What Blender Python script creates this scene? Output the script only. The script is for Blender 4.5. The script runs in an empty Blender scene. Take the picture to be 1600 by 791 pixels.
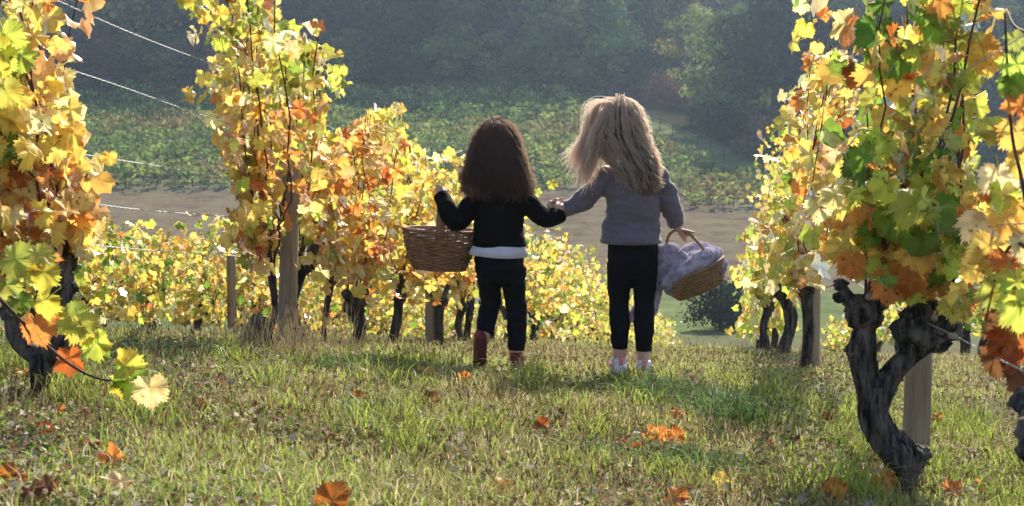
import bpy, bmesh, math, random
import numpy as np
from mathutils import Vector, Matrix
rng = np.random.default_rng(11); random.seed(11)
SC = bpy.context.scene; COL = SC.collection
# ------------------------------------------------------------------ camera, world, sun, exposure
FPX, CX, CY, HY, VX = 2400.0, 800.0, 395.5, 135.0, 1130.0
pitch = math.atan((CY-HY)/FPX); yaw = math.atan((VX-CX)/FPX)
CF = np.array([-math.sin(yaw)*math.cos(pitch), math.cos(yaw)*math.cos(pitch), -math.sin(pitch)])
CR = np.array([math.cos(yaw), math.sin(yaw), 0.0]); CU = np.cross(CR, CF)
FH = np.array([-math.sin(yaw), math.cos(yaw), 0.0])
def P(x, y, d): return d*(CF + CR*(x-CX)/FPX - CU*(y-CY)/FPX)      # where the photograph's point stands, d metres deep
def proj(p):
    p = np.asarray(p); d = p@CF; d = np.where(d < .05, .05, d)
    return CX+FPX*(p@CR)/d, CY-FPX*(p@CU)/d
cam = bpy.data.cameras.new('camera'); cam.sensor_width = 36; cam.lens = 36*FPX/1600; cam.clip_end = 3000; cam.clip_start = .05
co = bpy.data.objects.new('camera', cam); COL.objects.link(co); SC.camera = co
m = Matrix.Identity(4)
for i in range(3): m[i][0], m[i][1], m[i][2] = CR[i], CU[i], -CF[i]
co.matrix_world = m
cam.dof.use_dof = True; cam.dof.focus_distance = 6.9; cam.dof.aperture_fstop = 9.0
SUN_EL, SUN_AZ = math.radians(40), math.radians(19)                 # azimuth to the right of the viewing direction
ga = SUN_AZ - yaw                                                   # clockwise from +Y
sdir = Vector((math.sin(ga)*math.cos(SUN_EL), math.cos(ga)*math.cos(SUN_EL), math.sin(SUN_EL)))
sl = bpy.data.lights.new('sun', 'SUN'); sl.energy = 5.0; sl.angle = math.radians(.5); sl.color = (1, .93, .80)
so = bpy.data.objects.new('sun', sl); COL.objects.link(so); so.rotation_euler = sdir.to_track_quat('Z', 'Y').to_euler()
W = bpy.data.worlds.new('World'); SC.world = W; W.use_nodes = True
wn = W.node_tree; wn.nodes.clear()
sky = wn.nodes.new('ShaderNodeTexSky'); sky.sky_type = 'NISHITA'; sky.sun_disc = False; sky.sun_elevation = SUN_EL; sky.sun_rotation = ga
bg = wn.nodes.new('ShaderNodeBackground'); bg.inputs[1].default_value = .13
wo = wn.nodes.new('ShaderNodeOutputWorld'); wn.links.new(sky.outputs[0], bg.inputs[0]); wn.links.new(bg.outputs[0], wo.inputs[0])
SC.view_settings.view_transform = 'Standard'; SC.view_settings.look = 'None'; SC.view_settings.gamma = 1
SC.view_settings.exposure = 1.05
SC.render.engine = 'CYCLES'; SC.cycles.use_denoising = True
SC.cycles.max_bounces = 6; SC.cycles.diffuse_bounces = 3; SC.cycles.transmission_bounces = 4; SC.cycles.transparent_max_bounces = 6
SC.cycles.volume_bounces = 1
# ------------------------------------------------------------------ helpers
def tag(o, label=None, cat=None, group=None, kind=None):
    for k, v in (('label', label), ('category', cat), ('group', group), ('kind', kind)):
        if v: o[k] = v
    return o
def link(name, data, parent=None, loc=None):
    o = bpy.data.objects.new(name, data); COL.objects.link(o)
    if parent is not None: o.parent = parent
    if loc is not None: o.location = loc
    return o
def empty(name, loc): return link(name, None, None, [float(v) for v in loc])
class MB:
    def __init__(s): s.v, s.f, s.n, s.c, s.mi = [], [], 0, [], []
    def add(s, v, f, c=None, mi=0):
        v = np.asarray(v, float).reshape(-1, 3)
        s.v.append(v); s.f.append((f, s.n)); s.n += len(v)
        s.c.append(np.tile((.5, .5, .5, 1.), (len(v), 1)) if c is None else np.broadcast_to(np.asarray(c, float), (len(v), 4)))
        s.mi.append(mi)
        return s
    def data(s, name, mats, smooth=True, off=None, color=False):
        V = np.concatenate(s.v) if s.v else np.zeros((0, 3))
        if off is not None: V = V - np.asarray(off)
        lt, ls, mi = [], [], []
        for (f, n0), q in zip(s.f, s.mi):
            if isinstance(f, np.ndarray):
                ls.append((f+n0).ravel()); lt.append(np.full(len(f), f.shape[1])); mi.append(np.full(len(f), q))
            else:
                ls.append(np.array([i+n0 for g in f for i in g], int)); lt.append(np.array([len(g) for g in f], int)); mi.append(np.full(len(f), q))
        L = np.concatenate(ls); T = np.concatenate(lt)
        me = bpy.data.meshes.new(name); me.vertices.add(len(V)); me.vertices.foreach_set('co', V.astype(np.float32).ravel())
        me.loops.add(len(L)); me.loops.foreach_set('vertex_index', L.astype(np.int32))
        me.polygons.add(len(T)); st = np.concatenate([[0], np.cumsum(T)[:-1]]).astype(np.int32)
        me.polygons.foreach_set('loop_start', st); me.polygons.foreach_set('loop_total', T.astype(np.int32))
        for mm in (mats if isinstance(mats, (list, tuple)) else [mats]): me.materials.append(mm)
        if len(set(s.mi)) > 1: me.polygons.foreach_set('material_index', np.concatenate(mi).astype(np.int32))
        if smooth: me.polygons.foreach_set('use_smooth', np.ones(len(T), bool))
        if color:
            a = me.color_attributes.new('tint', 'FLOAT_COLOR', 'POINT'); a.data.foreach_set('color', np.concatenate(s.c).astype(np.float32).ravel())
        me.update(calc_edges=True); me.validate()
        return me
    def obj(s, name, mats, parent=None, smooth=True, color=False):
        off = np.array(parent_world(parent)) if parent is not None else None
        return link(name, s.data(name, mats, smooth, off, color), parent)
def parent_world(p):
    v = Vector((0, 0, 0))
    while p is not None: v = v + p.location; p = p.parent
    return v
def nz(v):
    v = np.asarray(v, float); return v/(np.linalg.norm(v, axis=-1, keepdims=True)+1e-9)
def hashf(i, j, k, s=0):
    n = (i*374761393 + j*668265263 + k*2147483647 + s*974634777) & 0xffffffff
    n = ((n ^ (n >> 13))*1274126177) & 0xffffffff
    n = ((n ^ (n >> 16))*2246822519) & 0xffffffff
    return ((n ^ (n >> 15)) & 0xffffff)/float(0xffffff)
def vnoise(p, s=0):                                                 # value noise -1..1
    p = np.asarray(p, float); i = np.floor(p).astype(np.int64); f = p-i; f = f*f*(3-2*f); r = 0
    for a in (0, 1):
        for b in (0, 1):
            for c in (0, 1):
                w = (f[..., 0] if a else 1-f[..., 0])*(f[..., 1] if b else 1-f[..., 1])*(f[..., 2] if c else 1-f[..., 2])
                r = r + w*hashf(i[..., 0]+a, i[..., 1]+b, i[..., 2]+c, s)
    return r*2-1
def fbm(p, s=0, o=3):
    p = np.asarray(p, float); r, a = 0, 1.
    for k in range(o): r = r+a*vnoise(p*2**k, s+k); a *= .5
    return r
def catmull(pts, n):
    pts = np.asarray(pts, float); q = np.vstack([2*pts[0]-pts[1], pts, 2*pts[-1]-pts[-2]]); out = []
    m_ = len(pts)-1
    for t in np.linspace(0, m_, n):
        i = min(int(t), m_-1); u = t-i; a, b, c, d = q[i], q[i+1], q[i+2], q[i+3]
        out.append(.5*(2*b+(c-a)*u+(2*a-5*b+4*c-d)*u*u+(3*b-3*c+d-a)*u**3))
    return np.array(out)
def tube(pts, rx, ry=None, n=8, side=None, cap=True, ridge=None, round_=False):
    pts = np.asarray(pts, float); k = len(pts)
    rx = np.broadcast_to(np.asarray(rx, float), (k,)).copy(); ry = rx.copy() if ry is None else np.broadcast_to(np.asarray(ry, float), (k,)).copy()
    if round_:                                                      # rounded ends
        t0, t1 = nz(pts[0]-pts[1]), nz(pts[-1]-pts[-2]); A, B = [], []
        for fr in (.95, .7, .35):
            sc = math.sqrt(1-fr*fr); A.append((pts[0]+t0*rx[0]*fr, rx[0]*sc, ry[0]*sc)); B.append((pts[-1]+t1*rx[-1]*fr, rx[-1]*sc, ry[-1]*sc))
        B = B[::-1]
        pts = np.vstack([[a[0] for a in A], pts, [b[0] for b in B]])
        rx = np.concatenate([[a[1] for a in A], rx, [b[1] for b in B]]); ry = np.concatenate([[a[2] for a in A], ry, [b[2] for b in B]]); k = len(pts)
    T = nz(np.gradient(pts, axis=0))
    if side is None:
        ref = np.array([1., 0, 0]) if abs(T[0][0]) < .8 else np.array([0, 1., 0])
        S = np.zeros((k, 3)); S[0] = nz(ref-T[0]*(ref@T[0]))
        for i in range(1, k): S[i] = nz(S[i-1]-T[i]*(S[i-1]@T[i]))
    else:
        side = np.asarray(side, float); S = nz(side-T*(T@side)[:, None])
    Bn = np.cross(T, S); a = np.arange(n)*2*math.pi/n
    c, s_ = np.cos(a), np.sin(a); mul = np.ones((k, n))
    if ridge is not None: mul = ridge(a, np.concatenate([[0], np.cumsum(np.linalg.norm(np.diff(pts, axis=0), axis=1))]))
    V = pts[:, None]+S[:, None]*(rx[:, None]*c*mul)[..., None]+Bn[:, None]*(ry[:, None]*s_*mul)[..., None]
    V = V.reshape(-1, 3); i = np.arange(k-1)[:, None]*n; j = np.arange(n)[None]; j2 = (j+1) % n
    F = np.stack([i+j, i+j2, i+n+j2, i+n+j], -1).reshape(-1, 4)
    if not cap: return V, F
    V = np.vstack([V, pts[:1], pts[-1:]]); q = k*n; fl = F.tolist()
    for x in range(n): fl.append([q, (x+1) % n, x]); fl.append([q+1, (k-1)*n+x, (k-1)*n+(x+1) % n])
    return V, fl
def remesh(mb, voxel, smooth=4, fac=.5):
    me = mb.data('tmp', []); o = link('tmp', me)
    r = o.modifiers.new('r', 'REMESH'); r.mode = 'VOXEL'; r.voxel_size = voxel; r.use_smooth_shade = True
    if smooth: q = o.modifiers.new('s', 'SMOOTH'); q.iterations = smooth; q.factor = fac
    dg = bpy.context.evaluated_depsgraph_get(); out = bpy.data.meshes.new_from_object(o.evaluated_get(dg))
    bpy.data.objects.remove(o); bpy.data.meshes.remove(me)
    V = np.empty(len(out.vertices)*3, np.float32); out.vertices.foreach_get('co', V); V = V.reshape(-1, 3).astype(float)
    N = np.empty(len(V)*3, np.float32); out.vertices.foreach_get('normal', N); N = N.reshape(-1, 3).astype(float)
    return out, V, N
def finish(me, V, mat, name, parent):
    me.vertices.foreach_set('co', V.astype(np.float32).ravel()); me.polygons.foreach_set('use_smooth', np.ones(len(me.polygons), bool))
    me.materials.clear(); me.materials.append(mat); me.update(); me.name = name
    return link(name, me, parent)
# ------------------------------------------------------------------ materials
def mat(name):
    mt = bpy.data.materials.new(name); mt.use_nodes = True; nt = mt.node_tree; nt.nodes.clear()
    out = nt.nodes.new('ShaderNodeOutputMaterial')
    def N(t, **kw):
        n = nt.nodes.new('ShaderNode'+t)
        for k, v in kw.items():
            if k.startswith('i_'):
                key = k[2:]; key = int(key) if key.isdigit() else key.replace('_', ' ')
                if isinstance(v, bpy.types.NodeSocket): nt.links.new(v, n.inputs[key])
                else: n.inputs[key].default_value = v
            else: setattr(n, k, v)
        return n
    return mt, nt, N, out
def mix(N, fac, a, b, blend='MIX'):
    n = N('Mix', data_type='RGBA', blend_type=blend)
    for s_, v in ((0, fac), (6, a), (7, b)):
        if isinstance(v, bpy.types.NodeSocket): n.id_data.links.new(v, n.inputs[s_])
        else: n.inputs[s_].default_value = v
    return n.outputs[2]
def ramp(N, fac, stops):
    n = N('ValToRGB', i_0=fac); e = n.color_ramp.elements
    while len(e) < len(stops): e.new(.5)
    for k, (p, c) in enumerate(stops): e[k].position = p; e[k].color = (*c, 1) if len(c) == 3 else c
    return n.outputs[0]
def rgb(*c): return (c[0], c[1], c[2], 1)
def leaf_material(name, src, transl=.5, spec=.12, blotch=True):
    mt, nt, N, out = mat(name)
    at = N('Attribute', attribute_name='tint')
    if src == 'object':
        oi = N('ObjectInfo'); base = oi.outputs['Color']
        sp = N('SeparateColor', i_0=at.outputs[0]); vein, rim = sp.outputs[0], sp.outputs[1]
        tc = N('TexCoord'); no = N('TexNoise', i_Vector=tc.outputs['Object'], i_Scale=5.0, i_Detail=4.0, noise_dimensions='4D')
        wv = N('Math', operation='MULTIPLY', i_0=oi.outputs['Random'], i_1=50.0); nt.links.new(wv.outputs[0], no.inputs['W'])
        rf = N('Math', operation='POWER', i_0=rim, i_1=3.0)
        sp2 = N('Math', operation='MULTIPLY_ADD', i_0=no.outputs[0], i_1=1.9, i_2=-.75)
        e0 = N('Math', operation='MULTIPLY', i_0=rf.outputs[0], i_1=sp2.outputs[0], use_clamp=True)
        edge = mix(N, 1.0, base, rgb(.80, .46, .26), 'MULTIPLY')
        c = mix(N, e0.outputs[0], base, edge)
        vp = N('Math', operation='POWER', i_0=vein, i_1=4.0); vq = N('Math', operation='MULTIPLY', i_0=vp.outputs[0], i_1=.6)
        c = mix(N, vq.outputs[0], c, mix(N, 1.0, c, rgb(.62, .66, .45), 'MULTIPLY'))
        n4 = N('TexNoise', i_Vector=tc.outputs['Object'], i_Scale=1.6, i_Detail=2.0, noise_dimensions='4D'); nt.links.new(wv.outputs[0], n4.inputs['W'])
        c = mix(N, 1.0, c, ramp(N, n4.outputs[0], [(.34, (.72, .52, .40)), (.47, (1, .95, .9)), (.60, (1, 1, 1)), (.72, (.78, 1.0, .85))]), 'MULTIPLY')
        spots = ramp(N, no.outputs[0], [(.32, (.42, .24, .12)), (.40, (1, 1, 1)), (1, (1.0, 1.0, 1.0))])
        c = mix(N, 1.0, c, spots, 'MULTIPLY') if blotch else c
    else:
        c = at.outputs[0]
        tc = N('TexCoord'); no = N('TexNoise', i_Vector=tc.outputs['Object'], i_Scale=40.0, i_Detail=2.0)
        c = mix(N, 1.0, c, ramp(N, no.outputs[0], [(.3, (.75, .7, .6)), (.6, (1.05, 1.05, 1.05))]), 'MULTIPLY')
    d = N('BsdfDiffuse', i_Color=c); t = N('BsdfTranslucent', i_Color=c); ms = N('MixShader', i_0=transl); nt.links.new(d.outputs[0], ms.inputs[1]); nt.links.new(t.outputs[0], ms.inputs[2])
    g = N('BsdfGlossy', i_Roughness=.5, i_Color=rgb(1, 1, 1)); fr = N('Fresnel', i_IOR=1.4); fm = N('Math', operation='MULTIPLY', i_0=fr.outputs[0], i_1=spec*5)
    m2 = N('MixShader', i_0=fm.outputs[0]); nt.links.new(ms.outputs[0], m2.inputs[1]); nt.links.new(g.outputs[0], m2.inputs[2])
    nt.links.new(m2.outputs[0], out.inputs[0]); return mt
M_leaf = leaf_material('vine_leaf', 'object', .64, .05)
M_leafj = leaf_material('vine_leaf_joined', 'tint', .58, .07)
M_grass = leaf_material('grass_blade', 'tint', .52, .008)
def attr_diffuse(name, transl=.25, objmul=False, nscale=3., lo=.6):
    mt, nt, N, out = mat(name); at = N('Attribute', attribute_name='tint'); c = at.outputs[0]
    if objmul: c = mix(N, 1.0, c, N('ObjectInfo').outputs['Color'], 'MULTIPLY')
    d = N('BsdfDiffuse', i_Color=c); t = N('BsdfTranslucent', i_Color=c); ms = N('MixShader', i_0=transl)
    nt.links.new(d.outputs[0], ms.inputs[1]); nt.links.new(t.outputs[0], ms.inputs[2]); nt.links.new(ms.outputs[0], out.inputs[0]); return mt
M_crown = attr_diffuse('tree_foliage', .28, True)
M_farvine = attr_diffuse('far_vine_foliage', .3)
M_litter = attr_diffuse('dry_litter', .2)
def principled(name, col, rough=.8, noise=None, bump=None, spec=.3, stretch=(1, 1, 1), sheen=0):
    mt, nt, N, out = mat(name); b = N('BsdfPrincipled'); b.inputs['Roughness'].default_value = rough; b.inputs['Specular IOR Level'].default_value = spec
    tc = N('TexCoord'); mp = N('Mapping', i_Vector=tc.outputs['Object']); mp.inputs['Scale'].default_value = stretch
    if noise:
        sc, c2 = noise; no = N('TexNoise', i_Vector=mp.outputs[0], i_Scale=sc, i_Detail=5.0, i_Roughness=.65)
        nt.links.new(ramp(N, no.outputs[0], [(.40, col), (.64, c2)] if 'bark' in name else [(.32, col), (.68, c2)]), b.inputs['Base Color'])
    else: b.inputs['Base Color'].default_value = rgb(*col)
    if sheen: b.inputs['Sheen Weight'].default_value = sheen; b.inputs['Sheen Roughness'].default_value = .4
    if bump:
        sc, st, dist = bump; no2 = N('TexNoise', i_Vector=mp.outputs[0], i_Scale=sc, i_Detail=4.0)
        bp = N('Bump', i_Strength=st, i_Distance=dist, i_Height=no2.outputs[0]); nt.links.new(bp.outputs[0], b.inputs['Normal'])
    nt.links.new(b.outputs[0], out.inputs[0]); return mt
M_bark = principled('vine_bark', (.010, .008, .0075), .85, (34, (.145, .118, .10)), (70, 1.0, .02), .2, (1, 1, .16))
M_barkj = principled('thin_trunk_bark', (.018, .014, .011), .9, (22, (.085, .068, .055)), (50, .9, .008), .2, (1, 1, .25))
M_cane = principled('cane_bark', (.045, .018, .010), .7, (30, (.13, .055, .03)), None, .3)
M_post = principled('weathered_post', (.17, .12, .08), .85, (14, (.37, .275, .18)), (60, .6, .004), .2, (1, 1, .06))
M_wire = principled('galvanised_wire', (.34, .34, .33), .45, None, None, .9); M_wire.node_tree.nodes['Principled BSDF'].inputs['Metallic'].default_value = .8
M_tbark = principled('tree_bark', (.03, .026, .022), .9, (2, (.08, .07, .06)))
M_skin = principled('skin', (.50, .27, .19), .5, (9, (.58, .32, .235)), None, .35); M_skin.node_tree.nodes['Principled BSDF'].inputs['Subsurface Weight'].default_value = .15
M_skin.node_tree.nodes['Principled BSDF'].inputs['Subsurface Radius'].default_value = (.02, .008, .004)
M_black = principled('black_knit', (.0035, .0030, .0035), .9, (60, (.006, .0055, .006)), (400, .5, .002), .12)
M_legging = principled('black_legging', (.003, .003, .0048), .8, (30, (.0055, .0055, .008)), (25, .3, .004), .15)
M_grey = principled('grey_fleece', (.118, .094, .120), .9, (40, (.155, .126, .155)), (350, .5, .002), .15, sheen=.5)
M_white = principled('white_cotton', (.50, .46, .56), .8, (12, (.60, .56, .66)), (60, .3, .004), .2)
M_red = principled('red_shoe', (.20, .016, .022), .55, (35, (.10, .010, .014)), (80, .4, .003))
M_darkred = principled('dark_red_sole', (.11, .018, .020), .7, (60, (.05, .012, .014)), (60, .8, .004))
M_lav = principled('lavender_shoe', (.62, .58, .72), .6, (40, (.75, .70, .80)), (120, .3, .002))
M_pink = principled('coral_trim', (.70, .20, .15), .55)
M_gsole = principled('grey_sole', (.22, .22, .21), .7, (40, (.32, .31, .29)))
def hair_material(name, a, b, transl):
    mt, nt, N, out = mat(name); at = N('Attribute', attribute_name='tint'); c = mix(N, at.outputs[0], rgb(*a), rgb(*b))
    p = N('BsdfPrincipled', i_Base_Color=c, i_Roughness=.38); p.inputs['Specular IOR Level'].default_value = .6
    t = N('BsdfTranslucent', i_Color=mix(N, .35, c, rgb(1, .82, .66), 'MIX') if transl > .3 else mix(N, .08, c, rgb(1, .5, .3)))
    ms = N('MixShader', i_0=transl); nt.links.new(p.outputs[0], ms.inputs[1]); nt.links.new(t.outputs[0], ms.inputs[2])
    rf = N('BsdfRefraction', i_Roughness=.55, i_IOR=1.12, i_Color=mix(N, .45, c, rgb(1, .80, .62))); m3 = N('MixShader', i_0=.34); nt.links.new(ms.outputs[0], m3.inputs[1]); nt.links.new(rf.outputs[0], m3.inputs[2]); nt.links.new(m3.outputs[0], out.inputs[0]); return mt
M_hairdark = hair_material('dark_brown_hair', (.006, .0035, .003), (.13, .055, .036), .48)
M_hairlight = hair_material('light_brown_hair', (.11, .074, .060), (.72, .59, .50), .62)
M_wicker = principled('wicker', (.15, .065, .032), .6, (25, (.30, .15, .08)), (90, .5, .002), .4)
M_wicker2 = principled('golden_wicker', (.15, .072, .028), .6, (25, (.30, .165, .075)), (90, .5, .002), .4)
M_fleece = attr_diffuse('fluffy_fleece', .35)
def ground_material():
    mt, nt, N, out = mat('ground'); tc = N('TexCoord'); z = N('Attribute', attribute_name='tint'); sp = N('SeparateColor', i_0=z.outputs[0])
    n1 = N('TexNoise', i_Vector=tc.outputs['Object'], i_Scale=1.6, i_Detail=8.0, i_Roughness=.7)
    n2 = N('TexNoise', i_Vector=tc.outputs['Object'], i_Scale=28.0, i_Detail=6.0, i_Roughness=.75)
    near = mix(N, .55, ramp(N, n1.outputs[0], [(.36, (.10, .078, .055)), (.5, (.085, .095, .035)), (.66, (.12, .13, .045))]), ramp(N, n2.outputs[0], [(.35, (.045, .036, .026)), (.52, (.13, .11, .075)), (.7, (.30, .26, .20))]))
    n3 = N('TexNoise', i_Vector=tc.outputs['Object'], i_Scale=.35, i_Detail=9.0, i_Roughness=.75)
    field = ramp(N, n3.outputs[0], [(.36, (.075, .056, .040)), (.5, (.125, .096, .066)), (.64, (.135, .13, .07))])
    soil = ramp(N, n3.outputs[0], [(.4, (.085, .085, .045)), (.6, (.16, .145, .09))])
    mead = ramp(N, n3.outputs[0], [(.4, (.075, .10, .04)), (.6, (.14, .16, .07))])
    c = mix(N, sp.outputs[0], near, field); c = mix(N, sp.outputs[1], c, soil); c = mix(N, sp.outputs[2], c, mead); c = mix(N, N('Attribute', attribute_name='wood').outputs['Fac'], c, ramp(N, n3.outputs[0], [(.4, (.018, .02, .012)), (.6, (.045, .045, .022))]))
    b = N('BsdfDiffuse', i_Color=c); bp = N('Bump', i_Strength=.8, i_Distance=.03, i_Height=n2.outputs[0]); nt.links.new(bp.outputs[0], b.inputs['Normal'])
    nt.links.new(b.outputs[0], out.inputs[0]); return mt
M_ground = ground_material()
# ------------------------------------------------------------------ terrain
KU = np.array([-60, -20, 0, 4.6, 7.2, 9.3, 11, 13, 16, 21, 30, 47, 60, 80, 200]); KH = np.array([-2., -.6, .72, 1.17, 1.385, 1.70, 1.95, 2.24, 2.74, 3.66, 5.3, 8.5, 10.6, 13.2, 25])
FD = np.array([-100, 40, 60, 80, 100, 120, 150, 180, 215, 260, 330, 420, 800]); FHH = np.array([8., 9.5, 10.8, 12.3, 12.9, 12.4, 10.3, 5.6, .6, -6, -20, -36, -50])
def smooth_interp(x, kx, ky, w):
    return sum(np.interp(x+o*w, kx, ky) for o in (-1, -.6, -.3, 0, .3, .6, 1))/7
def ground_z(X, Y):
    X = np.asarray(X, float); Y = np.asarray(Y, float)
    c = np.interp(Y, [0, 5, 7.5, 10, 14, 30], [.085, .085, .04, .02, .012, 0])
    near = smooth_interp(Y, KU, KH, .5)+c*np.clip(X, -4, 4)
    D = X*FH[0]+Y*FH[1]; far = smooth_interp(D, FD, FHH, 5.)
    w = np.clip((D-48)/30, 0, 1); w = w*w*(3-2*w)
    h = near*(1-w)+far*w
    fade = np.clip(1-np.abs(Y-6)/40, 0, 1)
    q = np.stack([X, Y, X*0], -1)
    return -h+.018*fade*fbm(q*1.6, 5)+np.where(D > 60, .12, 0)*fbm(q*.11, 9)
def gz(x, y): return float(ground_z(np.array([x]), np.array([y]))[0])
def axis(ks):
    return np.concatenate([np.arange(a, b, st) for a, b, st in ks])
yy = axis([(-60, 0, 4), (0, 3, .5), (3, 14, .09), (14, 30, .4), (30, 60, 1.2), (60, 240, 2.5), (240, 520, 12)]); xx = axis([(-300, -90, 10), (-90, -12, 2.5), (-12, -4, .5), (-4, 4, .09), (4, 12, .5), (12, 90, 2.5), (90, 300, 10)])
gx, gy = np.meshgrid(xx, yy); gzv = ground_z(gx, gy); nxg, nyg = len(xx), len(yy)
i = (np.arange(nyg-1)[:, None]*nxg+np.arange(nxg-1)[None]); gf = np.stack([i, i+1, i+nxg+1, i+nxg], -1).reshape(-1, 4)
GD = gx*FH[0]+gy*FH[1]; GS = gx*CR[0]+gy*CR[1]
def sstep(x, a, b): t = np.clip((x-a)/(b-a), 0, 1); return t*t*(3-2*t)
def vine_limit(S): return np.where(S > 20, 138, 150.)              # where the ploughed field ends and the far vines start
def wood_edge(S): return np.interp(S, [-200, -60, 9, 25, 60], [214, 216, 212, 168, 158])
fieldw = sstep(GD, 92, 99)*(1-sstep(GD-vine_limit(GS), -2, 2)); vw = sstep(GD-vine_limit(GS), -2, 2)*(1-sstep(GD, 225, 235))
mw = sstep(GD, 66, 76)*(1-sstep(GD, 92, 99))+sstep(GS-np.interp(GD, [150, 175, 215], [24, 15.5, 5.]), -1.5, 1.5)*sstep(GD, 150, 156)
gc = np.stack([fieldw, vw, np.clip(mw, 0, 1), gx*0+1], -1).reshape(-1, 4)
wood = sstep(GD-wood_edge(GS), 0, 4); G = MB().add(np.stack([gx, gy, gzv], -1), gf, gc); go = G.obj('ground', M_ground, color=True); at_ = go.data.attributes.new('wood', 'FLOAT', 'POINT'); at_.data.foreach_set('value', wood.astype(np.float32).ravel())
tag(go, 'sloping grassy vineyard ground falling to a brown field and rising again', 'ground', kind='structure')
# ------------------------------------------------------------------ vine leaves
HALF = [(0, .70), (8, .60), (15, .63), (24, .53), (33, .55), (41, .60), (51, .66), (60, .56), (70, .58), (83, .50), (96, .53), (111, .57), (123, .49), (138, .49), (152, .42), (168, .30)]
HLOW = [(0, .71), (25, .53), (50, .67), (83, .49), (112, .57), (148, .43)]
def leaf_shape(half, var, petiole=True):
    r_ = np.random.default_rng(100+var); pts = [(a, r) for a, r in half]+[(180, .10)]+[(360-a, r) for a, r in half[1:][::-1]]
    cup, fold, wav, twist = r_.uniform(-.45, .6), r_.uniform(-.1, .45), r_.uniform(.04, .14), r_.uniform(-.5, .5)
    ph = r_.uniform(0, 6); fine = len(half) > 8; O = []
    for k, (a, r) in enumerate(pts):
        O.append((a, r*r_.uniform(.93, 1.07), 1. if min(a, 360-a) in (0, 51, 111, 50, 112) else 0.))
        if fine:                                                    # teeth between the lobe points
            a2, r2 = pts[(k+1) % len(pts)]; a2 = a2 if a2 > a else 360; O.append((a*.45+a2*.55, (r+r2)/2*r_.uniform(.86, .93), 0.)); O.append((a*.25+a2*.75, (r*.3+r2*.7)*r_.uniform(1.0, 1.09), 0.)) if a2-a > 7 else None
    n = len(O); e1 = r_.uniform(-.6, .8); e2 = r_.uniform(0, 6)
    def up(x, y):
        rr = math.hypot(x, y); z = -cup*rr*rr+fold*abs(x)+twist*x*y+wav*math.sin(math.atan2(x, y)*5+ph)*min(1, rr/.5)
        return z+e1*max(0, y-.2)**2+.035*math.sin(x*13+e2)*math.sin(y*11+ph)
    V, C = [(0, 0, 0)], [(1, 0, 0, 1)]
    for f_ in ((.52, 1.) if fine else (1.,)):
        for a, r, ve in O:
            x, y = math.sin(math.radians(a))*r*f_, math.cos(math.radians(a))*r*f_; V.append((x, y, up(x, y))); C.append((ve, min(1, r*f_/.6), 0, 1))
    F = [[0, 1+(k+1) % n, 1+k] for k in range(n)]
    if fine: F += [[1+k, 1+(k+1) % n, 1+n+(k+1) % n, 1+n+k] for k in range(n)]
    if petiole:
        b = len(V); w = .018
        for (px, py, pz) in ((0, 0, -.01), (0, -.55, -.22)):
            V += [(px-w, py, pz), (px+w, py, pz), (px, py, pz+w)]; C += [(1, 0, 0, 1)]*3
        for k in range(3): F.append([b+k, b+(k+1) % 3, b+3+(k+1) % 3, b+3+k])
    return np.array(V), F, np.array(C)
LEAF = []
for v in range(12):
    V, F, C = leaf_shape(HALF, v); LEAF.append(MB().add(V, F, C).data('leaf', M_leaf, True, color=True))
LOW = [leaf_shape(HLOW, 20+v, False) for v in range(6)]
LOWF = np.array(LOW[0][1])
PAL = {'yellow': (.86, .66, .15), 'pale': (.88, .76, .36), 'gold': (.82, .53, .12), 'orange': (.70, .29, .07), 'peach': (.80, .50, .22), 'rust': (.40, .12, .03), 'lime': (.55, .60, .10), 'green': (.20, .34, .045), 'deep': (.10, .20, .035), 'brown': (.20, .085, .035), 'olive': (.36, .40, .09)}
PN = list(PAL)
def pick(w, n):
    k = list(w); p = np.array([w[q] for q in k], float); p /= p.sum(); idx = rng.choice(len(k), n, p=p)
    c = np.array([PAL[k[q]] for q in idx]); j = rng.normal(0, .10, (n, 1))+rng.normal(0, .05, (n, 3))
    return np.clip(c*(1+j), .01, .92)
def leaf_frames(n, out, spread=1.0):                                 # tip hangs down, face looks out or up
    nr = nz(out*rng.normal(.5, .7, (n, 1))+rng.normal(0, .55*spread, (n, 3))+np.array([0, 0, .35])+FH*rng.normal(-.15, .5, (n, 1)))
    tip = rng.normal(0, .45, (n, 3))+np.array([0, 0, -.8])+out*.25
    tip = nz(tip-nr*np.sum(tip*nr, 1, keepdims=True)); return np.stack([np.cross(tip, nr), tip, nr], -1)
def in_poly(x, y, poly):
    poly = np.asarray(poly, float); r = np.zeros(np.shape(x), bool); j = len(poly)-1
    for k in range(len(poly)):
        xi, yi = poly[k]; xj, yj = poly[j]
        c = ((yi > y) != (yj > y)) & (x < (xj-xi)*(y-yi)/(yj-yi+1e-9)+xi); r ^= c; j = k
    return r
def put_leaf(root, p, Rm, size, col):
    o = bpy.data.objects.new('leaf', LEAF[rng.integers(len(LEAF))]); COL.objects.link(o); o.parent = root
    q = np.asarray(p)-np.array(root.location)
    mm = Matrix.Identity(4)
    for a in range(3):
        for b in range(3): mm[a][b] = Rm[a][b]*size
        mm[a][3] = q[a]
    o.matrix_basis = mm; o.color = (*[float(v) for v in col], 1); return o
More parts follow.
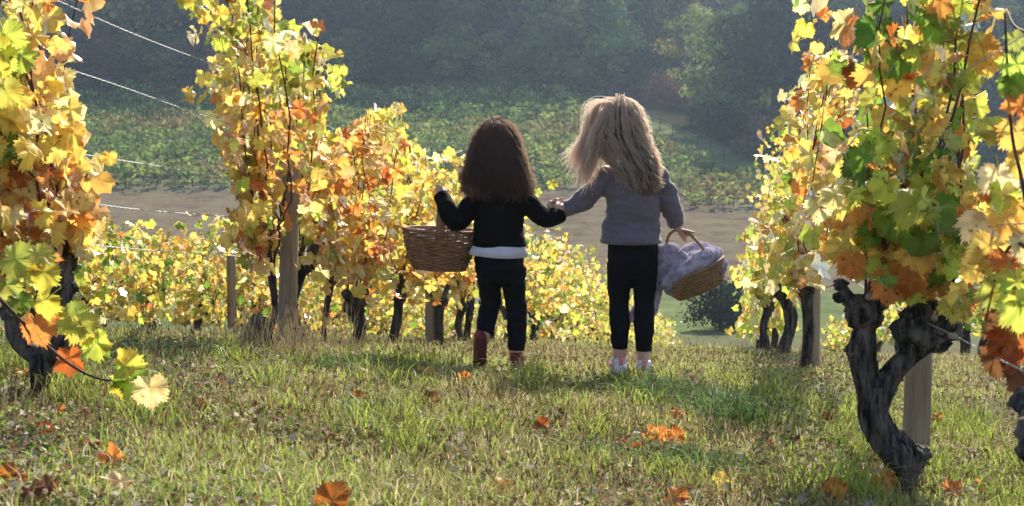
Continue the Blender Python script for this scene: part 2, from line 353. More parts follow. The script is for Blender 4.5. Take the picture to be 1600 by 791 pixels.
def join_leaves(root, pos, Rm, size, col, name='foliage'):
    mb = MB(); n = len(pos); k = len(LOW[0][0]); var = rng.integers(0, len(LOW), n)
    B = np.array([l[0] for l in LOW])[var]*size[:, None, None]
    V = np.einsum('nij,nkj->nki', Rm, B)+pos[:, None]
    F = (LOWF[None]+(np.arange(n)*k)[:, None, None]).reshape(-1, 3)
    edge = np.clip(np.linalg.norm(np.array([l[0] for l in LOW])[var], axis=2)/.7, 0, 1)**3*rng.uniform(0, .6, (n, 1))
    C = col[:, None]*(1-edge[..., None]*np.array([.12, .35, .45])); C = np.concatenate([C, np.ones(C.shape[:2]+(1,))], -1).reshape(-1, 4)
    mb.add(V.reshape(-1, 3), F, C); o = mb.obj(name, M_leafj, root, True, True); o['kind'] = 'stuff'; return o
def trunk_ridge(seed, amp=.16):
    def f(a, l):
        A, Lg = np.meshgrid(a, l); q = np.stack([np.cos(A)*2.6, np.sin(A)*2.6, Lg*5], -1)
        return 1+amp*fbm(q, seed, 3)+amp*.7*vnoise(np.stack([np.cos(A)*6, np.sin(A)*6, Lg*9], -1), seed+9)-amp*.9*np.abs(vnoise(np.stack([np.cos(A)*11, np.sin(A)*11, Lg*6], -1), seed+19))
    return f
def bark_ridge(seed, amp=.15):                                       # long shaggy strips of bark
    def f(a, l):
        A, Lg = np.meshgrid(a, l); q = np.stack([np.cos(A)*2.2, np.sin(A)*2.2, Lg*9], -1); w = 3.2*vnoise(np.stack([np.cos(A)*1.5, np.sin(A)*1.5, Lg*14], -1), seed+3)
        st = np.abs(np.sin(A*6.5+w))**.7; s2 = np.abs(np.sin(A*11+w*1.7+Lg*6))**.6
        return .93+amp*fbm(q, seed, 3)+.085*st+.05*s2+.05*vnoise(np.stack([np.cos(A)*14, np.sin(A)*14, Lg*40], -1), seed+7)
    return f
def knobby(mb, c, r, seed, n=18):
    c = np.asarray(c, float); th = np.linspace(0, math.pi, 12 if n < 30 else 22); pts = c+np.stack([th*0, th*0, -np.cos(th)*r], -1)
    def f(a, l):
        A, Lg = np.meshgrid(a, th); q = np.stack([np.cos(A)*np.sin(Lg), np.sin(A)*np.sin(Lg), np.cos(Lg)], -1)
        return 1+.30*fbm(q*2.3, seed, 3)+.17*vnoise(q*8, seed+4)
    mb.add(*tube(pts, np.sin(th)*r+.002, n=n, ridge=f, side=(1, 0, 0)))
def simple_trunk(root, base, h, lean, r, seed, name='trunk', head=True, m_=None):
    base = np.asarray(base, float); r_ = np.random.default_rng(seed)
    top = base+np.array([lean[0], lean[1], h]); mid = (base+top)/2+np.append(r_.normal(0, .035, 2), 0)
    pts = catmull([base-np.array([0, 0, .08]), base+np.array([0, 0, .02]), mid, top], 12)
    mb = MB(); rad = r*np.interp(np.linspace(0, 1, 12), [0, .15, .5, .85, 1], [1.35, 1.15, .9, 1.05, 1.25])
    mb.add(*tube(pts, rad, n=14, ridge=trunk_ridge(seed), side=(1, 0, 0)))
    arms = []
    if head:
        knobby(mb, top, r*1.5, seed+1, 14)
        for s_ in (-1, 1):
            e = top+np.array([r_.uniform(-.05, .05), s_*r_.uniform(.1, .2), r_.uniform(.03, .12)])
            mb.add(*tube(catmull([top, (top+e)/2+np.array([0, 0, -.02]), e], 6), np.linspace(r*.8, r*.55, 6), n=8, ridge=trunk_ridge(seed+s_)))
            knobby(mb, e, r*.7, seed+5+s_, 10); arms.append(e)
    mb.obj(name, m_ or M_barkj, root); return [top]+arms
def canopy(root, heads, u0, u1, lat, zlo, zhi, n, weights, poly=None, size=(.085, .125), ncane=7, cap=300, wlat=.13, thin=None, colfn=None, fill=.35, cane_parts=True, each=True):
    lat0 = lat; canes = []; joined = MB()
    for k in range(ncane):
        h = np.array(heads[k % len(heads)]); tu = u0+(u1-u0)*((k+rng.uniform(.1, .9))/ncane); tl = lat0+rng.normal(0, wlat*.7)
        g = gz(tl, tu); tz = g+zlo+(zhi-zlo)*rng.uniform(.72, 1.05)
        tgt = np.array([tl, tu, tz]); mid = h*.45+tgt*.55+np.array([rng.normal(0, .06), 0, (-.10 if abs(tu-h[1]) < .5 else -.25)])
        pts = catmull([h, h+(mid-h)*.45+np.array([0, 0, .05]), mid, tgt], 16); pts[3:] += rng.normal(0, .008, pts[3:].shape)
        if poly is not None:
            X, Y = proj(pts); ok = in_poly(X, Y, poly) | (np.arange(16) < 5); bad = np.where(~ok)[0]
            if len(bad): pts = pts[:max(5, bad[0])]
        canes.append(pts); rad = np.linspace(.0065, .0028, len(pts))*rng.uniform(.8, 1.15)
        if cane_parts: MB().add(*tube(pts, rad, n=5)).obj('cane', M_cane, root)
        else: joined.add(*tube(pts[::3], rad[::3], n=4))
    if not cane_parts: o = joined.obj('cane', M_cane, root)
    pos = np.zeros((0, 3)); tries = 0
    while len(pos) < n and tries < 14:
        tries += 1; q = []
        for _ in range(n):
            if rng.random() < fill:
                u = rng.uniform(u0, u1); l = lat0+rng.normal(0, wlat); q.append((l, u, gz0(l, u)+zlo+(zhi-zlo)*rng.random()))
            else:
                c = canes[rng.integers(len(canes))]; t = rng.uniform(.15, 1)*(len(c)-1); i_ = min(int(t), len(c)-2); q.append(c[i_]*(1-t+i_)+c[i_+1]*(t-i_)+rng.normal(0, 1, 3)*(.085, .085, .06))
        q = np.array(q); ok = q[:, 2] > ground_z(q[:, 0], q[:, 1])+.10
        if poly is not None: X, Y = proj(q); ok &= in_poly(X, Y, poly)
        if thin is not None: X, Y = proj(q); ok &= rng.random(len(q)) < thin(X, Y)
        pos = np.vstack([pos, q[ok]])
    pos = pos[:n]; n = len(pos)
    if n == 0: return
    out = np.stack([np.sign(pos[:, 0]-lat0+rng.normal(0, .05, n)), rng.normal(0, .3, n), rng.normal(0, .2, n)], -1)
    Rm = leaf_frames(n, out); sz = rng.uniform(size[0], size[1], n)*np.where(rng.random(n) < .2, .7, 1)
    col = pick(weights, n)
    if colfn is not None: X, Y = proj(pos); col = colfn(X, Y, col)
    order = np.argsort(pos@CF) ; k = min(cap, n) if each else 0
    for q in order[:k]: put_leaf(root, pos[q], Rm[q], sz[q], col[q])
    if n > k: r_ = order[k:]; join_leaves(root, pos[r_], Rm[r_], sz[r_], col[r_])
GY = np.arange(2, 80, .25)
GT = {}
def gz0(l, u): return -(np.interp(u, KU, KH)+np.interp(u, [0, 5, 7.5, 10, 14, 30], [.085, .085, .04, .02, .012, 0])*l)
YEL = dict(yellow=5, pale=3.5, gold=2.5, orange=1., rust=.4, lime=2.2, olive=.7, peach=2, brown=.2)
def blendcol(rules, share=.75):                                      # rules: (image-plane box as row position, palette)
    def f(X, Y, col):
        for test, w in rules:
            m_ = test(X, Y) & (rng.random(len(X)) < share)
            if m_.any(): col[m_] = pick(w, int(m_.sum()))
        return col
    return f
def vine(lat, u, label, group='grapevines of the vineyard'):
    root = empty('grapevine', (lat, u, gz(lat, u))); return tag(root, label, 'grapevine', group)
LL, LR, L2, R2 = -2.23, .54, -5.04, 3.31
# --- left row, nearest vine (at the photograph's left edge)
polyA = [(-260, -260), (170, -200), (165, 10), (158, 45), (112, 90), (118, 150), (128, 225), (168, 262), (160, 335), (128, 405), (95, 400), (60, 440), (-260, 470)]
rA = [(lambda X, Y: (Y < 120) & (X > 40), dict(orange=2.2, gold=2.5, peach=2.5, yellow=1.5, brown=.5)), (lambda X, Y: X < 25, dict(lime=4, green=2, yellow=1)), (lambda X, Y: (Y > 250) & (X < 110), dict(orange=2.5, gold=2, yellow=2, rust=1, pale=1)), (lambda X, Y: (X > 60) & (Y > 120) & (Y < 250), dict(yellow=4, pale=4, gold=1.5))]
vA = vine(LL, 4.77, 'tall golden vine at the left edge, closest of the left row'); b = np.array(vA.location)
mb = MB(); hA = []
jA = lambda x, y, d=4.83: P(x, y, d)
mb.add(*tube(catmull([jA(65, 625), jA(65, 590), jA(68, 556)], 10), [.034, .033, .03, .03, .031, .033, .036, .038, .04, .036], n=16, ridge=trunk_ridge(3), side=(1, 0, 0)))
mb.add(*tube(catmull([jA(68, 562), jA(45, 548), jA(25, 525), jA(18, 490)], 14), np.linspace(.034, .026, 14), n=16, ridge=trunk_ridge(4)))
mb.add(*tube(catmull([jA(68, 562), jA(92, 545), jA(100, 515), jA(95, 470), jA(97, 425)], 18), np.linspace(.034, .04, 18), n=18, ridge=trunk_ridge(5)))
for x, y, r_, s_ in ((97, 452, .042, 1), (92, 428, .040, 2), (104, 410, .032, 3), (18, 488, .032, 4), (70, 555, .036, 5)): knobby(mb, jA(x, y), r_, s_, 20)
mb.obj('trunk', M_bark, vA); hA = [jA(97, 415), jA(105, 400), jA(18, 475)]
canopy(vA, hA, 3.9, 5.5, LL+.02, .45, 1.85, 620, YEL, polyA, (.064, .096), 11, 262, .16, colfn=blendcol(rA))
# hanging cane in front of it
cane = catmull([P(-25, 440, 4.1), P(10, 478, 4.15), P(60, 528, 4.2), P(110, 570, 4.2), P(155, 592, 4.2), P(200, 595, 4.22), P(222, 590, 4.22)], 26)
MB().add(*tube(cane, np.linspace(.0062, .002, 26), n=6)).obj('cane', M_cane, vA)
def hero(root, x, y, d, size, col, up=(0, -1, .35), tip=(.2, 0, -1)):
    nr = nz(CR*up[0]+FH*up[1]+np.array([0, 0, up[2]])); t = CR*tip[0]+FH*tip[1]+np.array([0, 0, tip[2]]); t = nz(t-nr*(t@nr))
    put_leaf(root, P(x, y, d), np.stack([np.cross(t, nr), t, nr], -1), size, np.clip(np.array(PAL[col])*(1+rng.normal(0, .06, 3)), .01, .92))
for a in [(25, 405, 4.15, .105, 'lime', (.2, -.8, .6), (.9, 0, -.2)), (60, 398, 4.1, .075, 'lime', (.1, -.6, .8), (.8, 0, .2)), (68, 425, 4.15, .085, 'lime', (.5, -.9, .3), (-.1, 0, -1)), (70, 468, 4.15, .09, 'lime', (-.4, -.9, .3), (-.7, 0, -.7)), (55, 505, 4.17, .10, 'orange', (-.2, -.9, .3), (.3, 0, -1)), (78, 490, 4.2, .075, 'gold', (.4, -.8, .4), (.5, 0, -.4)),
          (108, 498, 4.2, .10, 'lime', (0, -.8, .7), (.9, 0, -.1)), (128, 508, 4.18, .095, 'lime', (.3, -.9, .3), (.3, 0, -1)), (150, 535, 4.2, .09, 'lime', (-.3, -.9, .2), (.3, 0, -1)), (148, 548, 4.24, .07, 'green', (.3, -.7, .5), (.8, 0, -.3)), (108, 560, 4.24, .085, 'rust', (-.3, -.9, .2), (.1, 0, -1)), (195, 572, 4.2, .09, 'lime', (-.2, -.8, .7), (.8, 0, .1)), (205, 588, 4.22, .09, 'green', (.5, -.9, .1), (-.3, 0, -1)), (195, 600, 4.22, .075, 'lime', (-.5, -.9, 0), (-.3, 0, -1)), (235, 605, 4.2, .095, 'pale', (.3, -.9, .2), (.05, 0, -1)), (30, 470, 4.2, .07, 'green', (.1, -.7, .6), (.4, 0, -1)), (10, 445, 4.3, .08, 'olive', (.1, -.9, .3), (.4, 0, -1)),
          (8, 55, 4.2, .10, 'lime', (.2, -1, .2), (.4, 0, -1)), (5, 90, 4.2, .09, 'lime', (-.3, -1, .1), (.1, 0, -1)), (8, 140, 4.25, .09, 'lime', (.3, -1, .2), (.3, 0, -1)), (170, 245, 4.95, .05, 'gold', (.3, -1, .1), (0, 0, -1))]: hero(vA, *a)
# --- left row, second cluster round the tall post and the ones after it
polyB = [(225, -80), (440, -80), (432, 30), (500, 40), (512, 110), (530, 72), (540, 130), (500, 180), (540, 230), (550, 330), (540, 425), (440, 440), (372, 425), (345, 350), (375, 300), (350, 235), (330, 205), (308, 165), (292, 150), (300, 125), (330, 110), (318, 75), (262, 42), (235, 15)]
rB = [(lambda X, Y: Y < 150, dict(lime=5, yellow=3, olive=1.5, green=1, pale=1.5)), (lambda X, Y: (Y > 250), dict(orange=2, gold=2.5, peach=2.5, yellow=3, rust=1, lime=1)), (lambda X, Y: (Y >= 150) & (Y <= 250), dict(gold=2.5, peach=2, orange=1.4, yellow=4, pale=2, lime=1.5))]
def thinB(X, Y): return np.where((X > 424) & (X < 476) & (Y > 262), .05, 1.0)
for u, lab, x0, yb, yt, r_, sd, u0, u1, n in [(7.35, 'golden vine with the tallest shoots, left of the tall grey post', 425, 535, 432, .017, 21, 6.45, 7.9, 420), (8.2, 'thick dark vine trunk close on the right of the tall grey post', 470, 535, 412, .048, 22, 7.5, 8.7, 400)]:
    v_ = vine(LL, u, lab); b = np.array(v_.location)
    b = P(x0-8 if u < 8 else x0-2, yb, u/.985*1.0+.05); b[2] = gz(b[0], b[1]); d = b@CF; t = P(x0, yt, d)
    hd = simple_trunk(v_, b, t[2]-b[2], (t-b)[:2], r_, sd, m_=M_bark if r_ > .03 else None, head=r_ > .03)
    canopy(v_, hd, u0, u1, LL, .42, 1.98, int(n*1.8), YEL, polyB, (.062, .094), 12, 300, .17, thinB, blendcol(rB))
polyC = [(490, 215), (560, 190), (575, 165), (615, 150), (640, 165), (635, 205), (660, 235), (690, 245), (705, 232), (727, 228), (735, 300), (745, 420), (745, 500), (700, 530), (640, 500), (560, 480), (480, 440), (478, 300)]
rC = [(lambda X, Y: Y > 330, dict(yellow=4, gold=3, orange=1.5, lime=1.5, pale=2)), (lambda X, Y: (X > 600) & (Y < 330), dict(lime=3, yellow=5, pale=2, gold=1)), (lambda X, Y: X < 600, dict(orange=1.8, gold=2.5, peach=2, yellow=4, rust=.6, pale=2))]
for u, lab, x0, yb, yt, lean, r_, sd, n in [(8.75, 'thin-stemmed orange vine, first past the thick dark trunk', 505, 525, 440, .05, .018, 31, 300), (9.4, 'vine with a stout forked black trunk near the low stump', 555, 530, 478, -.01, .046, 32, 330), (10.3, 'vine with a leaning knob-headed black trunk between stout trunk and basket', 612, 530, 462, .05, .034, 33, 330), (11.35, 'yellow vine behind the post under the left basket', 688, 535, 470, 0, .035, 34, 330), (12.4, 'yellow vine just left of the dark-haired girl', 722, 535, 480, 0, .03, 35, 300)]:
    v_ = vine(LL, u, lab); d = (np.array([LL, u, -1.6]))@CF; b = P(x0, yb, d); b[2] = gz(b[0], b[1]); t = P(x0, yt, d)
    hd = simple_trunk(v_, b, t[2]-b[2], (lean, .02), r_, sd)
    canopy(v_, hd, u-.75, u+.75, LL,   .32, 1.62, int(n*1.6), YEL, polyC, (.062, .092), 9, 270, .18, lambda X, Y: np.where((X < 482) & (Y > 262), .05, np.where(Y > 470, .35, np.where(Y > 430, .6, 1.))), blendcol(rC))
# --- left row further on, behind the girls and down the slope
k = 0; u = 13.4
ORD = ['first', 'second', 'third', 'fourth', 'fifth', 'sixth', 'seventh', 'eighth', 'ninth', 'tenth', 'eleventh', 'twelfth', 'thirteenth', 'fourteenth', 'fifteenth', 'sixteenth', 'seventeenth', 'eighteenth', 'nineteenth', 'twentieth']
while u < 62:
    nearer = u < 29
    lab = ('low yellow-green vine behind the girls, %s in the left row past the dark-haired girl' % ORD[k]) if nearer else 'small yellow vine at the far downhill end of the left row'
    v_ = vine(LL, u, lab, 'far vines of the left row' if not nearer else 'grapevines of the vineyard')
    hd = simple_trunk(v_, (LL+rng.normal(0, .03), u, gz(LL, u)), rng.uniform(.35, .5), rng.normal(0, .05, 2), .035, 200+k)
    canopy(v_, hd, u-.75, u+.75, LL, .12, (1.5 if u < 16 else 1.42)*rng.uniform(.9, 1.08), (260 if nearer else 170), dict(yellow=4, lime=4, pale=2, gold=1.5, olive=1.5, green=.8, orange=.3), None, (.07, .10) if nearer else (.09, .13), 4, 140, .26, fill=.6, cane_parts=False, each=nearer)
    k += 1; u += rng.uniform(1.0, 1.2)
# --- second row on the left, lower down the slope
k = 0; u = 9.6
while u < 40:
    nearer = u < 24
    lab = ('low bushy yellow vine in the second row on the left, %s from the left edge' % ORD[k]) if nearer else 'yellow vine deep in the second row behind the golden one'
    v_ = vine(L2, u, lab, 'grapevines of the vineyard' if nearer else 'hidden vines of the second left row')
    hd = simple_trunk(v_, (L2+rng.normal(0, .05), u, gz(L2, u)), rng.uniform(.22, .36), rng.normal(0, .09, 2), rng.uniform(.03, .05), 300+k)
    canopy(v_, hd, u-.72, u+.72, L2, .1, float(np.interp(u, [9, 12, 13.5, 16, 30], [.80, .85, 1.08, 1.25, 1.2]))*rng.uniform(.85, 1.12), 430 if nearer else 220, dict(yellow=5, pale=1.5, lime=4, gold=2, olive=2, orange=.6, green=1.2), None, (.062, .094), 6, 220, .22, fill=.62, cane_parts=nearer, each=nearer)
    k += 1; u += rng.uniform(1.0, 1.2)
k = 0; u = 17
while u < 50:                                                       # third left row, seen through gaps
    v_ = vine(-7.85, u, 'yellow vine glimpsed through gaps in the second left row', 'vines of the third left row')
    hd = simple_trunk(v_, (-7.85, u, gz(-7.85, u)), .4, (0, 0), .035, 400+k, head=False)
    canopy(v_, hd, u-.9, u+.9, -7.85, .25, 1.35, 130, dict(yellow=5, pale=2, lime=4, gold=2, olive=1), None, (.10, .14), 3, 0, .25, fill=.7, cane_parts=False, each=False); k += 1; u += 1.7
# --- right row
polyR = [(1245, -200), (1640, -200), (1575, 0), (1555, 40), (1545, 110), (1530, 150), (1515, 250), (1535, 330), (1545, 420), (1500, 470), (1440, 465), (1395, 455), (1335, 440), (1300, 400), (1285, 400), (1272, 470), (1240, 470), (1225, 440), (1200, 480), (1175, 500), (1150, 440), (1138, 405), (1165, 375), (1165, 335), (1148, 298), (1172, 285), (1178, 205), (1210, 195), (1232, 165), (1215, 150), (1262, 115), (1230, 60), (1232, 30), (1250, 20)]
rR = [(lambda X, Y: (X > 1330) & (Y > 270), dict(lime=5, green=1.8, yellow=3, orange=1.2, gold=1.5, deep=.4)), (lambda X, Y: (X > 1340) & (Y <= 270), dict(green=3, lime=4, olive=1.5, gold=1.5, orange=1.3, yellow=2.2, deep=.7)), (lambda X, Y: X < 1235, dict(lime=5, yellow=4, pale=2, olive=2, green=.8)), (lambda X, Y: (X >= 1235) & (X <= 1340), dict(yellow=4, pale=4, gold=2.5, orange=2.5, lime=1.5, rust=.5))]
vR = vine(LR, 4.6, 'big twisted dark forked vine trunk in the right foreground with green and orange leaves')
J = lambda x, y, d=4.60: P(x, y, d)
mb = MB()
def limb(pts, rad, sd, k=60, n=72):
    ax_ = catmull(pts, 60); rd_ = np.interp(np.linspace(0, len(pts)-1, 60), range(len(pts)), rad)*.92; T_ = nz(np.gradient(ax_, axis=0)); q_ = np.random.default_rng(sd)
    for _ in range(70):                                             # loose flakes of bark
        i0 = q_.integers(1, 50); m_ = q_.integers(4, 9); a_ = q_.uniform(0, 6.28); S_ = nz(np.cross(T_[i0], [math.cos(a_), math.sin(a_), .2])); idx = np.arange(i0, min(59, i0+m_)); t_ = np.linspace(0, 1, len(idx)); w_ = q_.uniform(.002, .0045)*np.sin(np.pi*(t_*.8+.1)); lift = 1.0+q_.uniform(.03, .10)+q_.uniform(0, .22)*t_**3
        c_ = ax_[idx]+S_*(rd_[idx]*lift)[:, None]; B_ = nz(np.cross(T_[idx], S_)); kk = len(idx); ii = np.arange(kk-1)[:, None]; mb.add(np.vstack([c_-B_*w_[:, None], c_+B_*w_[:, None], c_-S_*.003]), np.vstack([np.hstack([ii, ii+1, ii+kk+1, ii+kk]), np.hstack([ii+kk, ii+kk+1, ii+2*kk+1, ii+2*kk]), np.hstack([ii+2*kk, ii+2*kk+1, ii+1, ii])]))
    mb.add(*tube(catmull(pts, k), np.interp(np.linspace(0, len(pts)-1, k), range(len(pts)), rad)*.92, n=n, ridge=bark_ridge(sd), side=(1, 0, 0)))
limb([J(1415, 825), J(1416, 785), J(1417, 750), J(1416, 728), J(1405, 708), J(1383, 684), J(1366, 648), J(1362, 605)], [.040, .034, .031, .044, .053, .050, .045, .044], 41, 90)
limb([J(1363, 628), J(1358, 600), J(1350, 572), J(1347, 545), J(1350, 515), J(1355, 482)], [.040, .042, .040, .043, .034, .038], 42)
limb([J(1364, 648), J(1376, 612), J(1396, 580), J(1420, 555), J(1446, 532)], [.040, .037, .032, .031, .038], 43)
for x, y, r_, s_ in ((1426, 714, .042, 51), (1440, 708, .024, 62), (1337, 548, .028, 52), (1350, 492, .050, 53), (1341, 480, .040, 54), (1367, 472, .036, 55), (1440, 518, .062, 56), (1470, 505, .052, 57), (1418, 518, .044, 58), (1450, 488, .046, 59), (1482, 515, .036, 60), (1425, 540, .036, 63), (1462, 530, .042, 64), (1475, 485, .03, 65), (1428, 492, .034, 66), (1384, 612, .026, 61)): knobby(mb, J(x, y), r_, s_, 34)
mb.add(*tube(catmull([J(1345, 480), J(1325, 462), J(1312, 440)], 8), np.linspace(.026, .014, 8), n=12, ridge=trunk_ridge(44)))
mb.add(*tube(catmull([J(1362, 470), J(1380, 445), J(1372, 432)], 8), np.linspace(.026, .016, 8), n=12, ridge=trunk_ridge(45)))
for r_, s_, x, y in ((.02, 70, 1313, 445), (.018, 71, 1312, 465)): knobby(mb, J(x, y), r_, s_, 12)
mb.obj('trunk', M_bark, vR)
for x, y, dx, dz in ((1452, 494, -.2, .5), (1350, 462, .3, .8), (1476, 520, .6, .1)):
    c_ = J(x, y)-FH*.055; e_ = c_+nz(CR*dx-FH*.9+np.array([0, 0, dz]))*.022; MB().add(*tube([c_, e_], [.011, .0095], n=10)).obj('pruned_spur', M_post, vR)
headsR = [J(1352, 470), J(1375, 438), J(1455, 495), J(1478, 488), J(1430, 500)]
canopy(vR, headsR, 4.15, 5.6, LR+.09, .50, 1.75, 560, dict(lime=4, green=3, yellow=3, gold=2, orange=2, olive=1.5, deep=1, rust=.5), polyR, (.068, .102), 11, 262, .13, None, blendcol(rR))
for a in [(1430, 312, 4.2, .135, 'lime', (-.1, -.75, .7), (-.4, 0, -.8)), (1465, 330, 4.25, .12, 'green', (.4, -.8, .4), (.4, 0, -.9)), (1400, 335, 4.3, .12, 'green', (-.5, -.8, .3), (-.3, 0, -1)), (1440, 370, 4.3, .11, 'green', (0, -.9, .2), (.1, 0, -1)), (1425, 395, 4.32, .11, 'gold', (.1, -.8, .5), (.7, 0, -.5)), (1345, 255, 4.4, .105, 'deep', (-.2, -1, .2), (-.1, 0, -1)), (1418, 90, 4.4, .11, 'orange', (.1, -1, .2), (.1, 0, -1)), (1400, 125, 4.4, .10, 'gold', (-.2, -1, .1), (.0, 0, -1)), (1370, 50, 4.4, .12, 'deep', (-.2, -1, .3), (-.1, 0, -1)), (1375, 95, 4.4, .11, 'green', (.3, -1, .1), (.1, 0, -1)), (1460, 30, 4.4, .12, 'green', (.2, -1, .3), (.4, 0, -1)), (1520, 70, 4.4, .10, 'lime', (.2, -1, .1), (.1, 0, -1)), (1330, 410, 4.5, .085, 'orange', (-.1, -1, 0), (.05, 0, -1)), (1388, 440, 4.42, .115, 'orange', (.1, -1, .1), (.0, 0, -1)), (1420, 430, 4.4, .11, 'orange', (-.2, -1, .1), (-.1, 0, -1)), (1490, 475, 4.4, .095, 'yellow', (.1, -.8, .5), (.4, 0, -.6)), (1505, 120, 4.4, .08, 'lime', (.1, -1, .1), (0, 0, -1)), (1525, 165, 4.4, .07, 'lime', (.1, -1, .2), (.3, 0, -1))]: hero(vR, *a)
# vine at the very right edge
v0 = vine(LR+.04, 2.72, 'vine at the right edge with withered brown leaves hanging low'); b0 = np.array(v0.location)
simple_trunk(v0, P(1640, 905, 2.75), .25, (-.01, .0), .036, 77, m_=M_bark)
for cp in ([P(1640, 430, 3.2), P(1590, 380, 3.3), P(1560, 420, 3.4), P(1540, 500, 3.4)], [P(1640, 560, 3.1), P(1600, 300, 3.2), P(1580, 200, 3.3), P(1570, 20, 3.3)], [P(1640, 60, 3.4), P(1590, 45, 3.5), P(1572, 15, 3.6)], [P(1640, 260, 3.2), P(1575, 190, 3.4), P(1545, 205, 3.5)]):
    MB().add(*tube(catmull(cp, 18), np.linspace(.005, .0025, 18), n=6)).obj('cane', M_cane, v0)
for a in [(1590, 100, 3.3, .075, 'lime', (.1, -1, .2), (.1, 0, -1)), (1582, 130, 3.3, .06, 'green', (-.4, -1, 0), (.2, 0, -1)), (1560, 205, 3.4, .085, 'lime', (0, -.7, .7), (-.9, 0, -.15)), (1592, 165, 3.3, .07, 'orange', (.2, -.9, .2), (.2, 0, .7)), (1588, 205, 3.3, .08, 'gold', (-.1, -.9, .3), (.1, 0, -1)), (1560, 275, 3.35, .085, 'pale', (-.3, -1, .1), (.1, 0, -1)), (1565, 300, 3.35, .075, 'lime', (.3, -1, .1), (-.1, 0, -1)), (1548, 300, 3.4, .05, 'rust', (-.3, -1, .1), (0, 0, -1)), (1595, 250, 3.3, .07, 'gold', (.1, -1, .1), (0, 0, -1)), (1530, 345, 3.5, .085, 'pale', (-.1, -.7, .6), (-.5, 0, -.6)), (1570, 340, 3.4, .085, 'gold', (.1, -.8, .5), (.4, 0, -.5)), (1590, 320, 3.35, .07, 'yellow', (.1, -1, .2), (.1, 0, -1)), (1545, 385, 3.4, .085, 'yellow', (-.2, -.9, .3), (-.3, 0, -1)), (1580, 410, 3.35, .08, 'orange', (.1, -.7, .6), (-.7, 0, -.2)), (1545, 410, 3.4, .07, 'gold', (.1, -.7, .6), (-.8, 0, -.1)), (1590, 440, 3.3, .09, 'lime', (.1, -.9, .3), (.1, 0, -1)), (1560, 455, 3.4, .08, 'olive', (-.2, -.9, .3), (-.4, 0, -.8)), (1595, 480, 3.3, .09, 'lime', (0, -.9, .3), (0, 0, -1)), (1565, 505, 3.4, .085, 'brown', (.1, -1, .1), (-.1, 0, -1)), (1575, 530, 3.38, .09, 'rust', (-.3, -1, 0), (.1, 0, -1)), (1560, 555, 3.4, .085, 'brown', (.2, -1, .1), (-.1, 0, -1)), (1580, 560, 3.36, .07, 'rust', (.6, -1, .1), (.1, 0, -1)), (1597, 590, 3.3, .07, 'brown', (.2, -1, .1), (0, 0, -1)), (1520, 420, 3.5, .06, 'yellow', (.2, -1, .3), (-.3, 0, -.6)), (1598, 380, 3.3, .07, 'pale', (.2, -1, .3), (0, 0, -1)), (1585, 60, 3.4, .05, 'olive', (.2, -1, .2), (.3, 0, -1))]: hero(v0, *a)
for u, lab, x0, yb, yt, r_, sd, n, du0, du1, pz in [(9.29, 'gnarled vine tied to a stake, middle of the right row', 1258, 580, 455, .034, 81, 520, -2.9, 1.2, 1.85), (12.9, 'stout dark vine with lime foliage, third trunk of the right row', 1224, 547, 455, .058, 82, 420, -2.2, 1.2, 1.75), (14.6, 'lime and yellow vine with leaves to the ground ending the visible right row', 1200, 545, 480, .036, 83, 330, -1.2, 1.5, 1.7)]:
    d = np.array([LR, u, -1.8])@CF; v_ = vine(LR, u, lab); b = P(x0, yb, d); b[2] = gz(b[0], b[1]); t = P(x0, yt, d)
    hd = simple_trunk(v_, b, t[2]-b[2], (0, .03), r_, sd, m_=M_bark)
    canopy(v_, hd, u+du0, u+du1, LR, .35, pz, int(n*1.8), YEL, polyR, (.064, .096), 12, 290, .14, None, blendcol(rR))
u = 16.; k = 0
while u < 24:
    v_ = vine(LR, u, 'small vine hidden behind the big leafy end of the right row', 'hidden vines of the right row')
    hd = simple_trunk(v_, (LR, u, gz(LR, u)), .45, (0, 0), .04, 500+k, head=False)
    canopy(v_, hd, u-.8, u+.8, LR, .25, 1.4, 140, dict(lime=4, yellow=4, pale=2, olive=1.5, gold=1), None, (.09, .13), 3, 0, .14, fill=.7, cane_parts=False, each=False); k += 1; u += 1.5
u = 15.; k = 0
while u < 46:
    nearer = u < 26
    lab = ('vine beyond the right foreground trunk in the next row, %s from the right edge' % ORD[k]) if nearer else 'distant vine of the next row, glimpsed behind the right row'
    v_ = vine(R2, u, lab, 'vines of the next right row' if not nearer else 'grapevines of the vineyard')
    hd = simple_trunk(v_, (R2+rng.normal(0, .05), u, gz(R2, u)), rng.uniform(.35, .45), rng.normal(0, .06, 2), .05, 600+k)
    canopy(v_, hd, u-.75, u+.75, R2, .4, 1.3, 150, dict(olive=3, lime=3, yellow=3, green=2, rust=.6, gold=1), None, (.085, .12), 5, 110, .18, fill=.55, cane_parts=False, each=nearer); k += 1; u += rng.uniform(1.1, 1.4)
